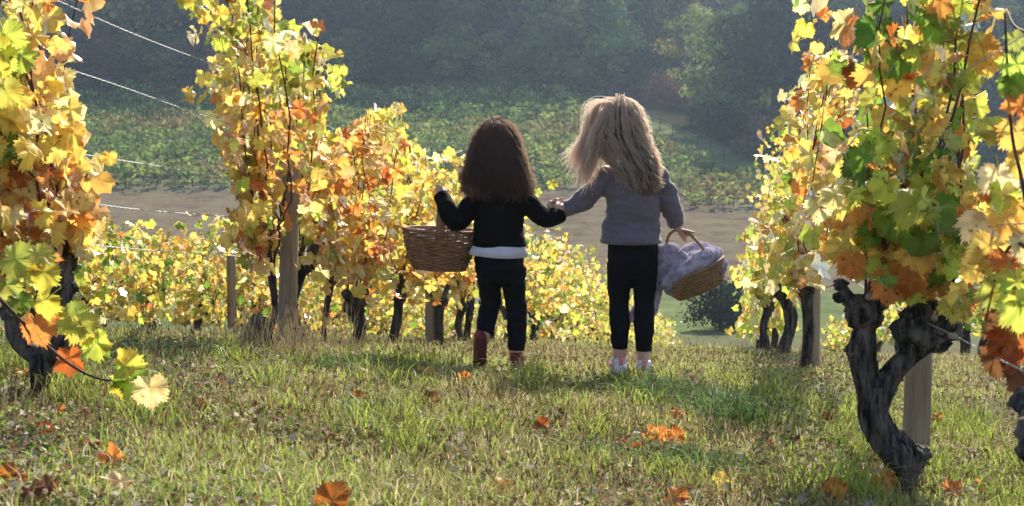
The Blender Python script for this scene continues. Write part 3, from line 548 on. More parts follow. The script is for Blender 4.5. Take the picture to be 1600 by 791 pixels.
# ------------------------------------------------------------------ posts, stump, wires
def post(x, yb, d, h, r, label, top=None, sd=0):
    b = P(x, yb, d); b[2] = gz(b[0], b[1]); t = b+np.array([0, 0, h]) if top is None else P(top[0], top[1], d+.02)
    pts = np.linspace(b-np.array([0, 0, .15]), t, 14); mb = MB()
    def f(a, l): A, Lg = np.meshgrid(a, l); return 1+.05*fbm(np.stack([np.cos(A)*2, np.sin(A)*2, Lg*1.2], -1), sd)+.03*vnoise(np.stack([np.cos(A)*6, np.sin(A)*6, Lg*1.5], -1), sd+2)
    mb.add(*tube(pts, np.linspace(r*1.05, r*.94, 14), n=20, ridge=f, side=(1, 0, 0)))
    root = empty('wooden_post', b); tag(root, label, 'post', 'wooden trellis posts'); mb.obj('shaft', M_post, root)
    sm = MB(); q = t-np.array([0, 0, h*.18]); e = q+CR*r*1.0-FH*r*.6
    sm.add(*tube([q+nz(CR*.5-FH)*r*.8, q+nz(CR*.5-FH)*r*1.25], .003, n=6)); sm.obj('staple', M_wire, root)
post(446, 548, 7.75, 1.52, .047, 'tall grey wooden post in the left row, left of centre', (456, 225), 1)
post(674, 543, 11.7, .95, .045, 'grey post right under the left basket', None, 2)
post(875, 543, 21.2, .92, .05, 'small post behind, midway between the two girls', None, 3)
post(364, 550, 14.9, .78, .045, 'thin post in the second left row, behind the stump', None, 4)
post(1431, 728, 5.12, 1.45, .043, 'pale wooden post behind the twisted foreground trunk', (1449, 55), 5)
post(1270, 560, 9.75, 1.3, .04, 'post beside the gnarled vine, middle of the right row', None, 6)
st = empty('tree_stump', P(399, 552, 7.5)); st.location.z = gz(st.location.x, st.location.y); tag(st, 'short thick cut vine stump leaning left of the tall post', 'stump')
b = np.array(st.location); mb = MB(); mb.add(*tube(catmull([b-(0, 0, .08), b+(.0, 0, .05), b+(.035, .0, .15)], 10), np.linspace(.072, .052, 10), n=24, ridge=trunk_ridge(90, .16), side=(1, 0, 0))); mb.obj('trunk', M_bark, st)
def wire(lat, z, ua, ub, label, fine_to):
    mb = MB(); us = np.arange(ua, fine_to, .011)
    sag = lambda u: gz0(lat, u)+z+.008*np.sin(u*2.1+z*9)
    for ph in (0, math.pi):
        a = us*2*math.pi/.09+ph; mb.add(*tube(np.stack([lat+.0016*np.cos(a), us, sag(us)+.0016*np.sin(a)], -1), .0010, n=4, side=(1, 0, 0)))
    u2 = np.arange(fine_to-.011, ub, .4); mb.add(*tube(np.stack([u2*0+lat, u2, sag(u2)], -1), .003, n=5, side=(1, 0, 0)))
    tag(mb.obj('trellis_wire', M_wire), label, 'wire', 'twisted trellis wires')
for z, w in ((1.30, 'highest'), (1.07, 'second highest'), (.80, 'third highest'), (.63, 'fourth highest'), (.47, 'lowest')):
    wire(LL, z, 2.6, 30, '%s twisted wire strung along the left row' % w, 9.5)
for z, w in ((1.2, 'upper'), (.80, 'middle'), (.52, 'lower')):
    wire(LR+.06, z, 2.2, 30, '%s twisted wire strung along the right row' % w, 7)
wire(L2, .75, 7, 40, 'thin wire along the low second left row', 7.1)
# ------------------------------------------------------------------ the two girls
def frame(x, y, d):                                                 # a figure's own axes: x across the picture, y away, z up
    o = P(x, y, d); o[2] = gz(o[0], o[1]); return o
def to_world(o, q): q = np.asarray(q, float); return o+q[..., 0:1]*CR+q[..., 1:2]*FH+q[..., 2:3]*np.array([0, 0, 1.])
class Fig:
    def __init__(s, x, y, d): s.o = frame(x, y, d); s.x, s.y, s.s = x, y, FPX/d
    def __call__(s, px, py, dy=0.): return np.array([(px-s.x)/s.s, dy, (s.y-py)/s.s/.994])
def hand_chains(mb, wrist, dirv, nrm, thumb, L=.135, curl=(50, 60, 40), tcurl=25):
    d, n_, t = nz(dirv), np.asarray(nrm, float), np.asarray(thumb, float)
    n_ = nz(n_-d*(n_@d)); t = nz(t-d*(t@d)-n_*(t@n_))
    pl = L*.52; w = L*.21; p0 = np.asarray(wrist, float); kn = p0+d*pl
    mb.add(*tube([p0-d*.02, p0, p0+d*pl*.35, p0+d*pl*.8, kn+d*.004], [w*.62, w*.66, w*.95, w*1.12, w*1.02], [w*.5, w*.5, w*.52, w*.46, w*.36], n=14, side=t, round_=True))
    for i_, (off, ln, rr) in enumerate(((.80, .44, .0068), (.27, .50, .0071), (-.27, .47, .0068), (-.78, .36, .0058))):
        a = 0; p = kn+t*off*w*1.05-d*(.004 if abs(off) < .5 else .011); pts = [p-d*.012, p]
        for f_, c in zip((.45, .32, .23), curl):
            a += math.radians(c*(1+.08*(i_-1.5))); p = p+(d*math.cos(a)+n_*math.sin(a))*ln*L*f_; pts.append(p)
        mb.add(*tube(catmull(pts, 12), np.linspace(rr, rr*.82, 12), n=8, round_=True))
    p = p0+d*pl*.30+t*w*.75; pts = [p-t*.006, p]
    for f_, a in zip((.17, .15, .12), (50, 35, 25)):
        a = math.radians(a); p = p+(t*math.sin(a)+d*math.cos(a)+n_*math.sin(math.radians(tcurl))*1.1)*L*f_; pts.append(p)
    mb.add(*tube(catmull(pts, 10), np.linspace(.0082, .0066, 10), n=8, round_=True))
def head_chain(mb, c, r, turn=0.):
    c = np.asarray(c, float); X = np.array([math.cos(turn), math.sin(turn), 0]); Yf = np.array([-math.sin(turn), math.cos(turn), 0]); Z = np.array([0, 0, 1.])
    zs = np.array([-1.18, -1.05, -.8, -.5, -.1, .3, .65, .9, 1.0])*r
    mb.add(*tube(c+Z*zs[:, None]+Yf*np.array([.38, .34, .22, .1, 0, -.04, -.04, -.02, -.02])[:, None]*r, np.array([.22, .42, .62, .74, .83, .86, .72, .42, .1])*r, np.array([.2, .42, .68, .86, .98, 1.0, .84, .48, .1])*r, n=20, side=X))
    mb.add(*tube([c+Yf*.93*r+Z*.05*r, c+Yf*1.05*r-Z*.18*r, c+Yf*1.12*r-Z*.36*r, c+Yf*.95*r-Z*.42*r], np.array([.06, .09, .14, .08])*r, n=8, round_=True))  # nose
    for s_ in (-1, 1):
        mb.add(*tube(c+X*s_*.86*r-Z*.12*r+np.array([[0, 0, -.2], [0, 0, 0], [0, 0, .2]])*r, [.06*r, .1*r, .07*r], [.1*r, .16*r, .13*r], n=10, side=X, round_=True))   # ear
        mb.add(*tube(c+Yf*.88*r+X*s_*.34*r+Z*(.0)*r+np.array([-.08, 0, .08])[:, None]*r*X, .10*r, n=8, round_=True))                                                   # eyelid
    mb.add(*tube(c+Yf*1.0*r-Z*.68*r+np.array([-.2, 0, .2])[:, None]*r*X, [.04*r, .075*r, .04*r], n=8, round_=True))                                              # lips
def build(mb, o, voxel, smooth, wr, matl, name, parent, seed=0):
    me, V, N = remesh(mb, voxel, smooth)
    for amp, sc in wr: V = V+N*(amp*fbm(V*np.asarray(sc), seed, 2))[:, None]
    return finish(me, to_world(o, V)-np.array(parent.location), matl, name, parent)
def hair_strands(mb, paths, r, n=4):                                # each hair a narrow two-sided ribbon
    for pts, c in paths:
        T = nz(np.gradient(pts, axis=0)); d = nz(np.array([rng.normal(0, .5), -1, rng.normal(0, .4)])); S = nz(np.cross(T, d)); w = np.linspace(r, r*.4, len(pts))[:, None]; k = len(pts)
        i_ = np.arange(k-1)[:, None]; mb.add(np.vstack([pts-S*w, pts+S*w]), np.hstack([i_, i_+1, i_+k+1, i_+k]), (c, c, c, 1))
def shoe(fig, ank, yaw_, pitch_, L, mats, parent, root_pts, names=('shoe',)):
    """A sneaker: local x across, y forward (toe), z up, heel under the ankle; pitched heel-up by pitch_ about the toe."""
    w = L*.19; outline = np.array([[-.55, 0], [-.72, .12], [-.66, .35], [-.62, .5], [-.85, .72], [-.72, .9], [-.3, 1.0], [.3, 1.0], [.72, .9], [.9, .72], [.72, .5], [.68, .35], [.72, .12], [.55, 0]])
    outline = np.stack([outline[:, 0]*w, outline[:, 1]*L-.045*L/.19*1.0], -1)
    def T(V):
        V = np.asarray(V, float); toe = np.array([0, L*.72, 0]); V = V-toe; c, s_ = math.cos(pitch_), math.sin(pitch_)
        V = np.stack([V[:, 0], V[:, 1]*c+V[:, 2]*s_, -V[:, 1]*s_+V[:, 2]*c], -1)+toe; c, s_ = math.cos(yaw_), math.sin(yaw_)
        V = np.stack([V[:, 0]*c-V[:, 1]*s_, V[:, 0]*s_+V[:, 1]*c, V[:, 2]], -1); return V+np.asarray(ank)
    ms = MB(); n = len(outline); rings = []
    for z, k in ((0, .94), (.006, 1.0), (.022, 1.0), (.028, .96)): rings.append(np.column_stack([outline*np.array([k, 1]) , np.full(n, z)]))
    V = np.vstack(rings); i_ = np.arange(n); F = [[a*n+q, a*n+(q+1) % n, (a+1)*n+(q+1) % n, (a+1)*n+q] for a in range(3) for q in range(n)]; F += [list(range(n))[::-1], list(range(3*n, 4*n))]
    sole = MB().add(to_world(fig.o, T(V)), F); up = MB()
    pts = np.array([[0, -.035, .03], [0, .0, .045], [0, .04, .05], [0, .08, .045], [0, .12, .036], [0, .15, .03]])*L/.19
    up.add(*tube(T(pts), np.array([.028, .034, .034, .033, .036, .026])*L/.19, np.array([.03, .042, .042, .034, .026, .016])*L/.19, n=16, side=T(np.array([[1, 0, 0], [0, 0, 0]]))[0]-T(np.array([[0, 0, 0]]))[0], round_=True))
    up.add(*tube(T(np.array([[0, -.012, .03], [0, -.012, .06], [0, -.014, .085]])*L/.19), np.array([.031, .031, .03])*L/.19, np.array([.04, .038, .036])*L/.19, n=16, round_=False))
    body = build(up, fig.o, .005, 3, [(.0012, (60, 60, 60))], mats[0], 'shoe', parent, 3)
    so_ = MB().add(to_world(fig.o, T(V))-parent_world(parent), F); so2 = link('sole', so_.data('sole', mats[1], False), body)
    if mats[2] is not None:
        tr = MB()
        tr.add(*tube(T(np.array([[0, -.052, .03], [0, -.056, .055], [0, -.052, .088]])*L/.19), np.array([.012, .010, .011])*L/.19, .004, n=8, side=(1, 0, 0)))
        for s_ in (-1, 1): tr.add(*tube(T(np.array([[s_*.036, -.02, .035], [s_*.037, .02, .045], [s_*.036, .06, .04]])*L/.19), .004, np.array([.010, .014, .010])*L/.19, n=8))
        V2 = [to_world(fig.o, v)-parent_world(parent) for v in tr.v]; t2 = MB()
        for v, (f, n0) in zip(V2, tr.f): t2.add(v, f)
        link('heel_tab', t2.data('heel_tab', mats[2]), body)
    return body
def stitch(o, mb, name, matl, parent):
    t = MB()
    for v, (f, n0), c in zip(mb.v, mb.f, mb.c): t.add(to_world(o, v)-np.array(parent.location), f, c)
    return link(name, t.data(name, matl, True, color=True), parent)
# ---- the taller girl
A = Fig(985, 583, 7.24); root = empty('person', A.o)
tag(root, 'taller child in grey fleece jacket and black leggings, long light hair blowing, seen from behind', 'person', 'children walking hand in hand')
wl, wr = A(884, 318, .01), A(1057, 346, .03)
sk = MB()
sk.add(*tube([A(987, 392), A(986, 384), A(985, 345), A(985, 300), A(984, 262), A(983, 252)], [.085, .092, .085, .10, .09, .05], [.062, .068, .062, .072, .055, .042], n=24, side=(1, 0, 0), round_=True))
sk.add(*tube([A(983, 256), A(981, 240), A(975, 220)], .036, n=14, round_=True)); head_chain(sk, A(968, 193, .0), .098, .35)
for pts in ([A(945, 263), A(914, 304, .01), wl], [A(1027, 263), A(1043, 310, .0), wr]): sk.add(*tube(catmull(pts, 14), np.linspace(.038, .021, 14), n=12, round_=True))
for pts in ([A(967, 400), A(967, 460, .025), A(968, 535, -.005), A(968, 566)], [A(1006, 400), A(1006, 462, .02), A(1005, 540, -.01), A(1005, 574, -.02)]): sk.add(*tube(catmull(pts, 16), np.interp(np.linspace(0, 1, 16), [0, .45, .65, 1], [.044, .034, .034, .029]), n=14, round_=True))
hand_chains(sk, wl, A(867, 314, .02)-A(884, 318, .01), (0, .6, -.8), (0, .8, .6), .125, (35, 45, 35))
hand_chains(sk, wr, A(1066, 362, .04)-A(1057, 346, .03), (.85, .30, -.1), (-.1, -1, .15), .112, (70, 90, 60), 50)
build(sk, A.o, .004, 3, [], M_skin, 'body', root)
jk = MB()
jk.add(*tube(catmull([A(984, 366), A(984, 359), A(985, 340), A(986, 310), A(985, 280), A(984, 262), A(983, 250), A(982, 243)], 22), np.interp(np.linspace(0, 1, 22), np.arange(8)/7, [.139, .139, .129, .130, .134, .130, .092, .05]), np.interp(np.linspace(0, 1, 22), np.arange(8)/7, [.112, .112, .098, .102, .098, .085, .06, .048]), n=32, side=(1, 0, 0)))
for pts, rr in (([A(949, 266), A(928, 287, .0), A(914, 303, .012), A(895, 314, .01), A(881, 318, .01)], [.058, .053, .050, .046, .041]), ([A(1021, 266), A(1035, 287), A(1043, 308), A(1051, 330, .02), A(1057, 347, .03)], [.058, .054, .050, .044, .037])):
    jk.add(*tube(catmull(pts, 18), np.interp(np.linspace(0, 4, 18), range(5), rr), n=18, round_=False))
build(jk, A.o, .005, 5, [(.010, (9, 9, 18)), (.0035, (26, 26, 48))], M_grey, 'jacket', root, 4)
hm = MB(); hm.add(*tube([A(984, 370.5), A(984, 370), A(984, 362.5), A(984, 362)], [.136, .1435, .143, .135], [.110, .1165, .116, .108], n=40, side=(1, 0, 0), cap=False)); stitch(A.o, hm, 'hem_band', M_grey, root)
lg = MB()
lg.add(*tube([A(987, 362), A(987, 380), A(987, 400), A(987, 412), A(987, 424)], [.112, .119, .119, .108, .07], [.085, .095, .097, .09, .06], n=24, side=(1, 0, 0), round_=False))
for pts in ([A(967, 398), A(967, 430, .01), A(967, 460, .022), A(967.5, 500, -.005), A(968, 535, -.004)], [A(1006, 398), A(1006, 430, .01), A(1006, 462, .018), A(1005.5, 500, -.01), A(1005, 539, -.012)]): lg.add(*tube(catmull(pts, 20), np.interp(np.linspace(0, 4, 20), range(5), [.062, .059, .050, .049, .037]), n=18))
build(lg, A.o, .005, 9, [(.004, (14, 14, 26)), (.0018, (30, 30, 60))], M_legging, 'leggings', root, 6)
for ax, ay, dy, yw in ((968, 577, -.0, .08), (1006, 584, -.03, -.12)):
    q = A(ax, ay, dy); q[2] = 0.004; shoe(A, q, yw, .12 if ax < 980 else .04, .195, (M_lav, M_gsole, M_pink), root, None)
    sc_ = MB(); sc_.add(*tube([A(ax-(0 if ax < 980 else 1), 566 if ax > 980 else 556, dy), A(ax-(0 if ax < 980 else 1), 556 if ax > 980 else 547, dy+.0)], [.036, .033], n=14)); stitch(A.o, sc_, 'sock', M_white, root)
hr = MB(); paths = []; r_ = np.random.default_rng(5)
prof_y = np.array([147, 149, 154, 163, 178, 200, 220, 240, 260, 280, 293.]); prof_l = np.array([958, 946, 934, 924, 917, 915, 924, 940, 956, 963, 974.]); prof_r = np.array([973, 983, 992, 999, 1005, 1010, 1017, 1024, 1028, 1028, 1020.])
dep = np.array([.012, .05, .075, .09, .10, .10, .095, .09, .085, .08, .06]); cyb = np.array([0, 0, 0, 0, -.005, -.01, -.025, -.04, -.055, -.06, -.06])
def fall(phi, rho, yend, wob, fr, ph=None, prof=None):
    fg, top, py_, pl_, pr_ = prof
    ys = np.linspace(0, 1, 20)**1.9*(yend-top)+top; cx = (np.interp(ys, py_, pl_)+np.interp(ys, py_, pr_))/2; hw = .81*(np.interp(ys, py_, pr_)-np.interp(ys, py_, pl_))/2
    t = (ys-top)/(yend-top); ph = r_.uniform(0, 6) if ph is None else ph
    q = np.stack([(cx+hw*rho*math.cos(phi)-fg.x)/fg.s, np.interp(ys, py_, cyb)+np.interp(ys, py_, dep)*rho*math.sin(phi), (fg.y-ys)/fg.s], -1)
    wob = wob*(1+1.6*abs(math.cos(phi))**2); q[:, 0] += wob*t*np.sin(ys*.15*fr+ph); q[:, 1] += wob*t*np.cos(ys*.16*fr+ph); return q
def hair_mass(prof, ends, front, clumps, per, wob, tone, keep=lambda phi, k_: True):
    out = []
    for _ in range(clumps):
        phi = r_.uniform(-math.pi-.15, .15) if r_.random() < .88 else r_.uniform(0, math.pi); rho = .76+.27*r_.random()
        lo, hi = ends(math.cos(phi)); ye = r_.uniform(lo, hi)-7 if math.sin(phi) < .3 else r_.uniform(*front)
        ph, fr, w_, tn = r_.uniform(0, 6), r_.uniform(.7, 1.7), r_.uniform(*wob), np.clip(r_.beta(.6, .7)+tone(math.cos(phi)), 0, 1)
        for _ in range(per):
            k_ = r_.normal(0, 1); out.append((fall(phi+.06*k_, rho+r_.normal(0, .02), ye+r_.normal(0, 5), w_*r_.uniform(.85, 1.15), fr, ph+r_.normal(0, .25), prof), np.clip(tn+r_.normal(0, .12), 0, 1)))
    for _ in range(620):                                            # flyaway frizz along the outline, its palest tone painting in rim light
        phi = r_.choice([r_.uniform(-.6, .6), math.pi+r_.uniform(-.6, .6), r_.uniform(-math.pi, 0)]); out.append((fall(phi, r_.uniform(1.0, 1.2), r_.uniform(prof[1]+25, ends(0)[1]-5), r_.uniform(.004, .016), r_.uniform(1, 2.5), None, (prof[0], prof[1]-abs(r_.normal(0, 3.2)), prof[2]-2.5, prof[3], prof[4])), 1.))
    return out
def curls(prof, n, ye, wob, tone):                                  # single wavy locks lying over the mass
    for _ in range(n):
        phi = r_.choice([r_.uniform(-.75, .1), -math.pi+r_.uniform(-.1, .75), r_.uniform(-2.4, -.7)], p=[.4, .4, .2]); rho = r_.uniform(1.0, 1.14); y_ = r_.uniform(*ye); ph, fr, w_, tn = r_.uniform(0, 6), r_.uniform(1., 1.7), r_.uniform(*wob), r_.uniform(*tone)
        for _ in range(9): paths.append((fall(phi+r_.normal(0, .035), rho+r_.normal(0, .018), y_+r_.normal(0, 4), w_, fr, ph+r_.normal(0, .15), prof), tn+r_.normal(0, .06)))
PA = (A, 147, prof_y, prof_l, prof_r)
paths = hair_mass(PA, lambda c: (215, 242) if c < -.45 else ((228, 285) if c < -.15 else (270, 296)), (175, 215), 165, 20, (.005, .022), lambda c: .22 if c < -.25 else (-.30 if c < .75 else .0))
curls(PA, 45, (240, 288), (.008, .016), (.5, 1.))
for _ in range(75):                                                 # locks blown out to the left, toned paler as painted back-light
    s0 = r_.normal(0, 1, 3); sx, sy = r_.uniform(916, 946), r_.uniform(158, 212); k_ = r_.random()
    ex, ey = (r_.normal(894, 5), r_.normal(240, 7)) if k_ < .42 else ((r_.normal(909, 5), r_.normal(272, 8)) if k_ < .75 else (r_.normal(928, 7), r_.normal(262, 10)))
    mx, my = sx*.62+ex*.38-r_.uniform(0, 8), sy*.45+ey*.55+r_.uniform(-6, 6); dy = r_.normal(-.03, .035); tn = np.clip(r_.beta(3, 2)+.35, 0, 1); x0, y0 = 958+r_.normal(0, 7), 156+r_.normal(0, 4)
    for _ in range(11):
        g_ = r_.normal(0, 1, 6); p = catmull([A(x0+g_[0]*2, y0+g_[1]*2, dy*.6), A(sx+g_[0]*4, sy+g_[1]*4, dy+g_[2]*.008), A(mx+g_[3]*3, my+g_[4]*3, dy-.02+g_[2]*.01), A(ex+g_[3]*8, ey+g_[5]*8, dy-.02+g_[2]*.012)], 14)
        t = np.linspace(0, 1, 14); p += (t**1.3)[:, None]*np.stack([np.sin(t*9+s0[0]*3)*.007, np.sin(t*8+s0[1]*3)*.006, np.cos(t*9+s0[2]*3)*.005], -1); paths.append((p, np.clip(tn+r_.normal(0, .1), 0, 1)))
hair_strands(hr, paths, .0015)
cap_ = tube(catmull([A(966, 156), A(966, 168), A(966, 190, -.005), A(970, 222, -.02)], 10), [.02, .05, .072, .082, .085, .082, .078, .078, .078, .05], [.02, .045, .060, .082, .084, .084, .082, .08, .07, .05], n=20, side=(1, 0, 0)); hr.add(*cap_, (.1, .1, .1, 1))
hr.add(*tube(catmull([A(985, 215, -.04), A(992, 250, -.055), A(996, 280, -.06)], 8), [.06, .075, .072, .068, .062, .055, .04, .02], [.03]*8, n=16, side=(1, 0, 0)), (.1, .1, .1, 1))
stitch(A.o, hr, 'hair', M_hairlight, root)
# ---- the smaller girl
B = Fig(785, 571, 7.24); root = empty('person', B.o)
tag(root, 'smaller child in black sweater with white shirt hem, long dark hair, lifting a red-shod foot', 'person', 'children walking hand in hand')
wl, wr = B(690, 303, .0), B(876, 331, .03)
sk = MB()
sk.add(*tube([B(781, 402), B(781, 394), B(780, 350), B(780, 315), B(779, 288), B(778, 280)], [.08, .086, .08, .09, .082, .045], [.06, .064, .06, .066, .05, .038], n=24, side=(1, 0, 0), round_=True))
sk.add(*tube([B(778, 285), B(776, 268), B(774, 250)], .034, n=14, round_=True)); head_chain(sk, B(773, 226), .093, -.1)
for pts in ([B(747, 298), B(714, 337, -.06), wl], [B(815, 298), B(849, 333, -.03), wr]): sk.add(*tube(catmull(pts, 14), np.linspace(.035, .020, 14), n=12, round_=True))
for pts in ([B(765, 410), B(766, 466, .06), B(757, 512, -.03), B(757, 522, -.03)], [B(803, 410), B(806, 470, .01), B(806, 540, -.02), B(806, 560, -.02)]): sk.add(*tube(catmull(pts, 16), np.interp(np.linspace(0, 1, 16), [0, .45, .65, 1], [.042, .032, .032, .027]), n=14, round_=True))
hand_chains(sk, wl, B(686, 284, .02)-B(690, 303, .0), (.15, .95, -.1), (1, -.1, .1), .085, (85, 90, 60), 60)
hand_chains(sk, wr, B(866, 318, .03)-B(877, 331, .03), (.4, -.6, .3), (.3, .7, .7), .115, (40, 50, 40))
build(sk, B.o, .004, 3, [], M_skin, 'body', root)
sw = MB()
sw.add(*tube(catmull([B(780, 377), B(780, 370), B(780, 344), B(781, 318), B(780, 298), B(779, 287), B(778, 279), B(777, 270)], 22), np.interp(np.linspace(0, 1, 22), np.arange(8)/7, [.126, .125, .115, .119, .122, .112, .075, .045]), np.interp(np.linspace(0, 1, 22), np.arange(8)/7, [.103, .102, .090, .09, .085, .072, .055, .045]), n=32, side=(1, 0, 0)))
for pts, rr in (([B(751, 300), B(733, 320, -.02), B(714, 337, -.06), B(700, 319, -.05), B(689.5, 298, -.005)], [.054, .051, .051, .045, .036]), ([B(813, 300), B(832, 320, -.02), B(849, 333, -.03), B(864, 333, 0), B(878, 330, .03)], [.054, .050, .047, .043, .036])):
    sw.add(*tube(catmull(pts, 18), np.interp(np.linspace(0, 4, 18), range(5), rr), n=18))
build(sw, B.o, .005, 4, [(.006, (10, 10, 16)), (.0025, (26, 26, 40))], M_black, 'sweater', root, 8)
ht = MB(); a_ = np.arange(40)*2*math.pi/40; rings = []
for py, rx, ry, wv in ((366, .100, .080, 0), (375, .112, .090, .001), (382, .126, .102, .005), (392, .131, .106, .010)):
    wob = 1+wv*10*np.sin(a_*4+py*.05)*.5; c = B(779 if py < 385 else 778.5, py); rings.append(np.stack([c[0]+np.cos(a_)*rx*wob, np.sin(a_)*ry*wob, c[2]+(-.008*np.cos(a_+.5)*(py > 385))+0*a_], -1))
V = np.vstack(rings); F = [[k_*40+q, k_*40+(q+1) % 40, (k_+1)*40+(q+1) % 40, (k_+1)*40+q] for k_ in range(3) for q in range(40)]; ht.add(V, F); hs = stitch(B.o, ht, 'shirt_hem', M_white, root)
md = hs.modifiers.new('solid', 'SOLIDIFY'); md.thickness = .003
lg = MB()
lg.add(*tube([B(781, 368), B(781, 392), B(781, 412), B(782, 424), B(783, 436)], [.105, .113, .116, .105, .07], [.08, .09, .095, .088, .06], n=24, side=(1, 0, 0)))
for pts in ([B(764, 410), B(765, 440, .04), B(767, 468, .06), B(762, 490, .02), B(758, 514, -.035)], [B(802, 410), B(804, 440, .01), B(806, 470, .015), B(807, 505, -.01), B(807, 541, -.02)]): lg.add(*tube(catmull(pts, 20), np.interp(np.linspace(0, 4, 20), range(5), [.060, .057, .049, .049, .040]), n=18))
build(lg, B.o, .005, 9, [(.005, (14, 14, 26)), (.0018, (30, 30, 60))], M_legging, 'leggings', root, 9)
q = B(807, 566, -.03); q[2] = .002; shoe(B, q, -.1, .05, .18, (M_red, M_darkred, None), root, None)
q = B(755, 570, -.17); q[2] = .004; shoe(B, q, .1, 1.12, .185, (M_red, M_darkred, None), root, None)
hr = MB(); paths = []; r_ = np.random.default_rng(9)
prof_y = np.array([183, 185, 190, 199, 213, 230, 250, 270, 290, 300, 308.]); prof_l = np.array([769, 760, 752, 745, 739, 734, 727, 721, 718, 722, 735.]); prof_r = np.array([784, 793, 801, 808, 813, 818, 824, 832, 838, 836, 824.])
dep = np.array([.02, .05, .075, .09, .098, .10, .10, .095, .085, .075, .06]); cyb = np.array([0, 0, 0, 0, -.005, -.01, -.025, -.04, -.05, -.05, -.05])
PB = (B, 183, prof_y, prof_l, prof_r)
paths = hair_mass(PB, lambda c: (252, 308) if abs(c) > .5 else (280, 310), (215, 255), 190, 18, (.004, .019), lambda c: .75*(abs(c)-.8)-.14)
curls(PB, 70, (268, 304), (.008, .018), (.45, 1.))
hair_strands(hr, paths, .0015)
hr.add(*tube(catmull([B(777, 192), B(777, 204), B(776, 230, -.01), B(778, 265, -.03), B(779, 296, -.05)], 14), [.02, .05, .066, .074, .078, .080, .080, .080, .080, .080, .078, .072, .06, .03], [.03, .055, .07, .078, .08, .08, .08, .078, .075, .072, .068, .06, .05, .03], n=20, side=(1, 0, 0)), (.05, .05, .05, 1))
stitch(B.o, hr, 'hair', M_hairdark, root)
# ------------------------------------------------------------------ baskets and what they carry
def basket(fig, centre, a, b, a2, b2, H, tilt, turn, mats, label, rows, stakes, handle, hand_w):
    """rim half axes a, b; foot half axes a2, b2; centre is the middle of the foot; tilt lifts the right side."""
    ct, st_ = math.cos(tilt), math.sin(tilt); cu, su = math.cos(turn), math.sin(turn)
    def T(V):
        V = np.asarray(V, float); x, y = V[:, 0]*cu-V[:, 1]*su, V[:, 0]*su+V[:, 1]*cu; return to_world(fig.o, np.stack([x*ct-V[:, 2]*st_, y, x*st_+V[:, 2]*ct], -1)+centre)
    rt = empty('wicker_basket', T(np.zeros((1, 3)))[0]); tag(rt, label, 'basket', 'wicker baskets carried by the children'); off = np.array(rt.location)
    def ob(name, mb, mt, par=rt):
        t = MB()
        for v, (f, n0) in zip(mb.v, mb.f): t.add(T(v)-off, f)
        return link(name, t.data(name, mt), par)
    R_ = lambda t: (a2+(a-a2)*np.sin(t*1.45)/math.sin(1.45), b2+(b-b2)*np.sin(t*1.45)/math.sin(1.45))
    wv = MB(); th = np.linspace(0, 2*math.pi, stakes*4+1)
    for k_ in range(rows):
        t = (k_+.5)/rows; ra, rb = R_(t); am = .0042*np.cos(stakes/2*th+k_*math.pi)+.0012*np.sin(th*3+k_); z = H*t+.0012*np.sin(th*5+k_*2)
        wv.add(*tube(np.stack([(ra+am)*np.cos(th), (rb+am)*np.sin(th), z], -1), H/rows*.40, H/rows*.56, n=5, side=(0, 0, 1) if False else None, cap=False))
    o = ob('woven_side', wv, mats); o['kind'] = 'stuff'
    for k_ in range(stakes):
        th0 = (k_+.25)*2*math.pi/stakes; t = np.linspace(0, 1, 6); ra, rb = R_(t); sm = MB(); sm.add(*tube(np.stack([ra*math.cos(th0), rb*math.sin(th0), H*t], -1), .0035, n=5)); ob('stake', sm, mats)
    rim = MB()
    for ph in (0, 2.1, 4.2): rim.add(*tube(np.stack([(a+.005*np.cos(th*22+ph))*np.cos(th), (b+.005*np.cos(th*22+ph))*np.sin(th), H+.005*np.sin(th*22+ph)], -1), .0052, n=6, cap=False))
    ob('rim', rim, mats)
    ft = MB(); q = np.linspace(0, 2*math.pi, 25)[:-1]; V = np.vstack([np.stack([a2*.98*np.cos(q), b2*.98*np.sin(q), q*0+.004], -1), np.stack([a2*.98*np.cos(q), b2*.98*np.sin(q), q*0+.012], -1)]); F = [[i_, (i_+1) % 24, 24+(i_+1) % 24, 24+i_] for i_ in range(24)]+[list(range(24))[::-1], list(range(24, 48))]; ft.add(V, F); ob('foot', ft, mats)
    s_ = np.linspace(-1, 1, 40); hx, hz, hw = handle; hp = np.stack([hx*np.sin(s_*1.45)/math.sin(1.45), hw*s_*0, H+hz*(np.cos(s_*1.45)-math.cos(1.45))/(1-math.cos(1.45))-.03*(np.abs(s_) > .96)], -1)
    ang = hw; hp = np.stack([hp[:, 0]*math.cos(ang), hp[:, 0]*math.sin(ang), hp[:, 2]], -1)
    hd = MB(); sd = np.array([-math.sin(ang), math.cos(ang), 0]); L_ = np.linspace(0, 46, 40)
    for ph in np.arange(4)*math.pi/2: hd.add(*tube(hp+sd*(hand_w*.55*np.cos(L_+ph))[:, None]+np.array([0, 0, 1])*(hand_w*.28*np.sin(L_+ph))[:, None], hand_w*.42, n=6, side=sd))
    ob('handle', hd, mats); return T, rt
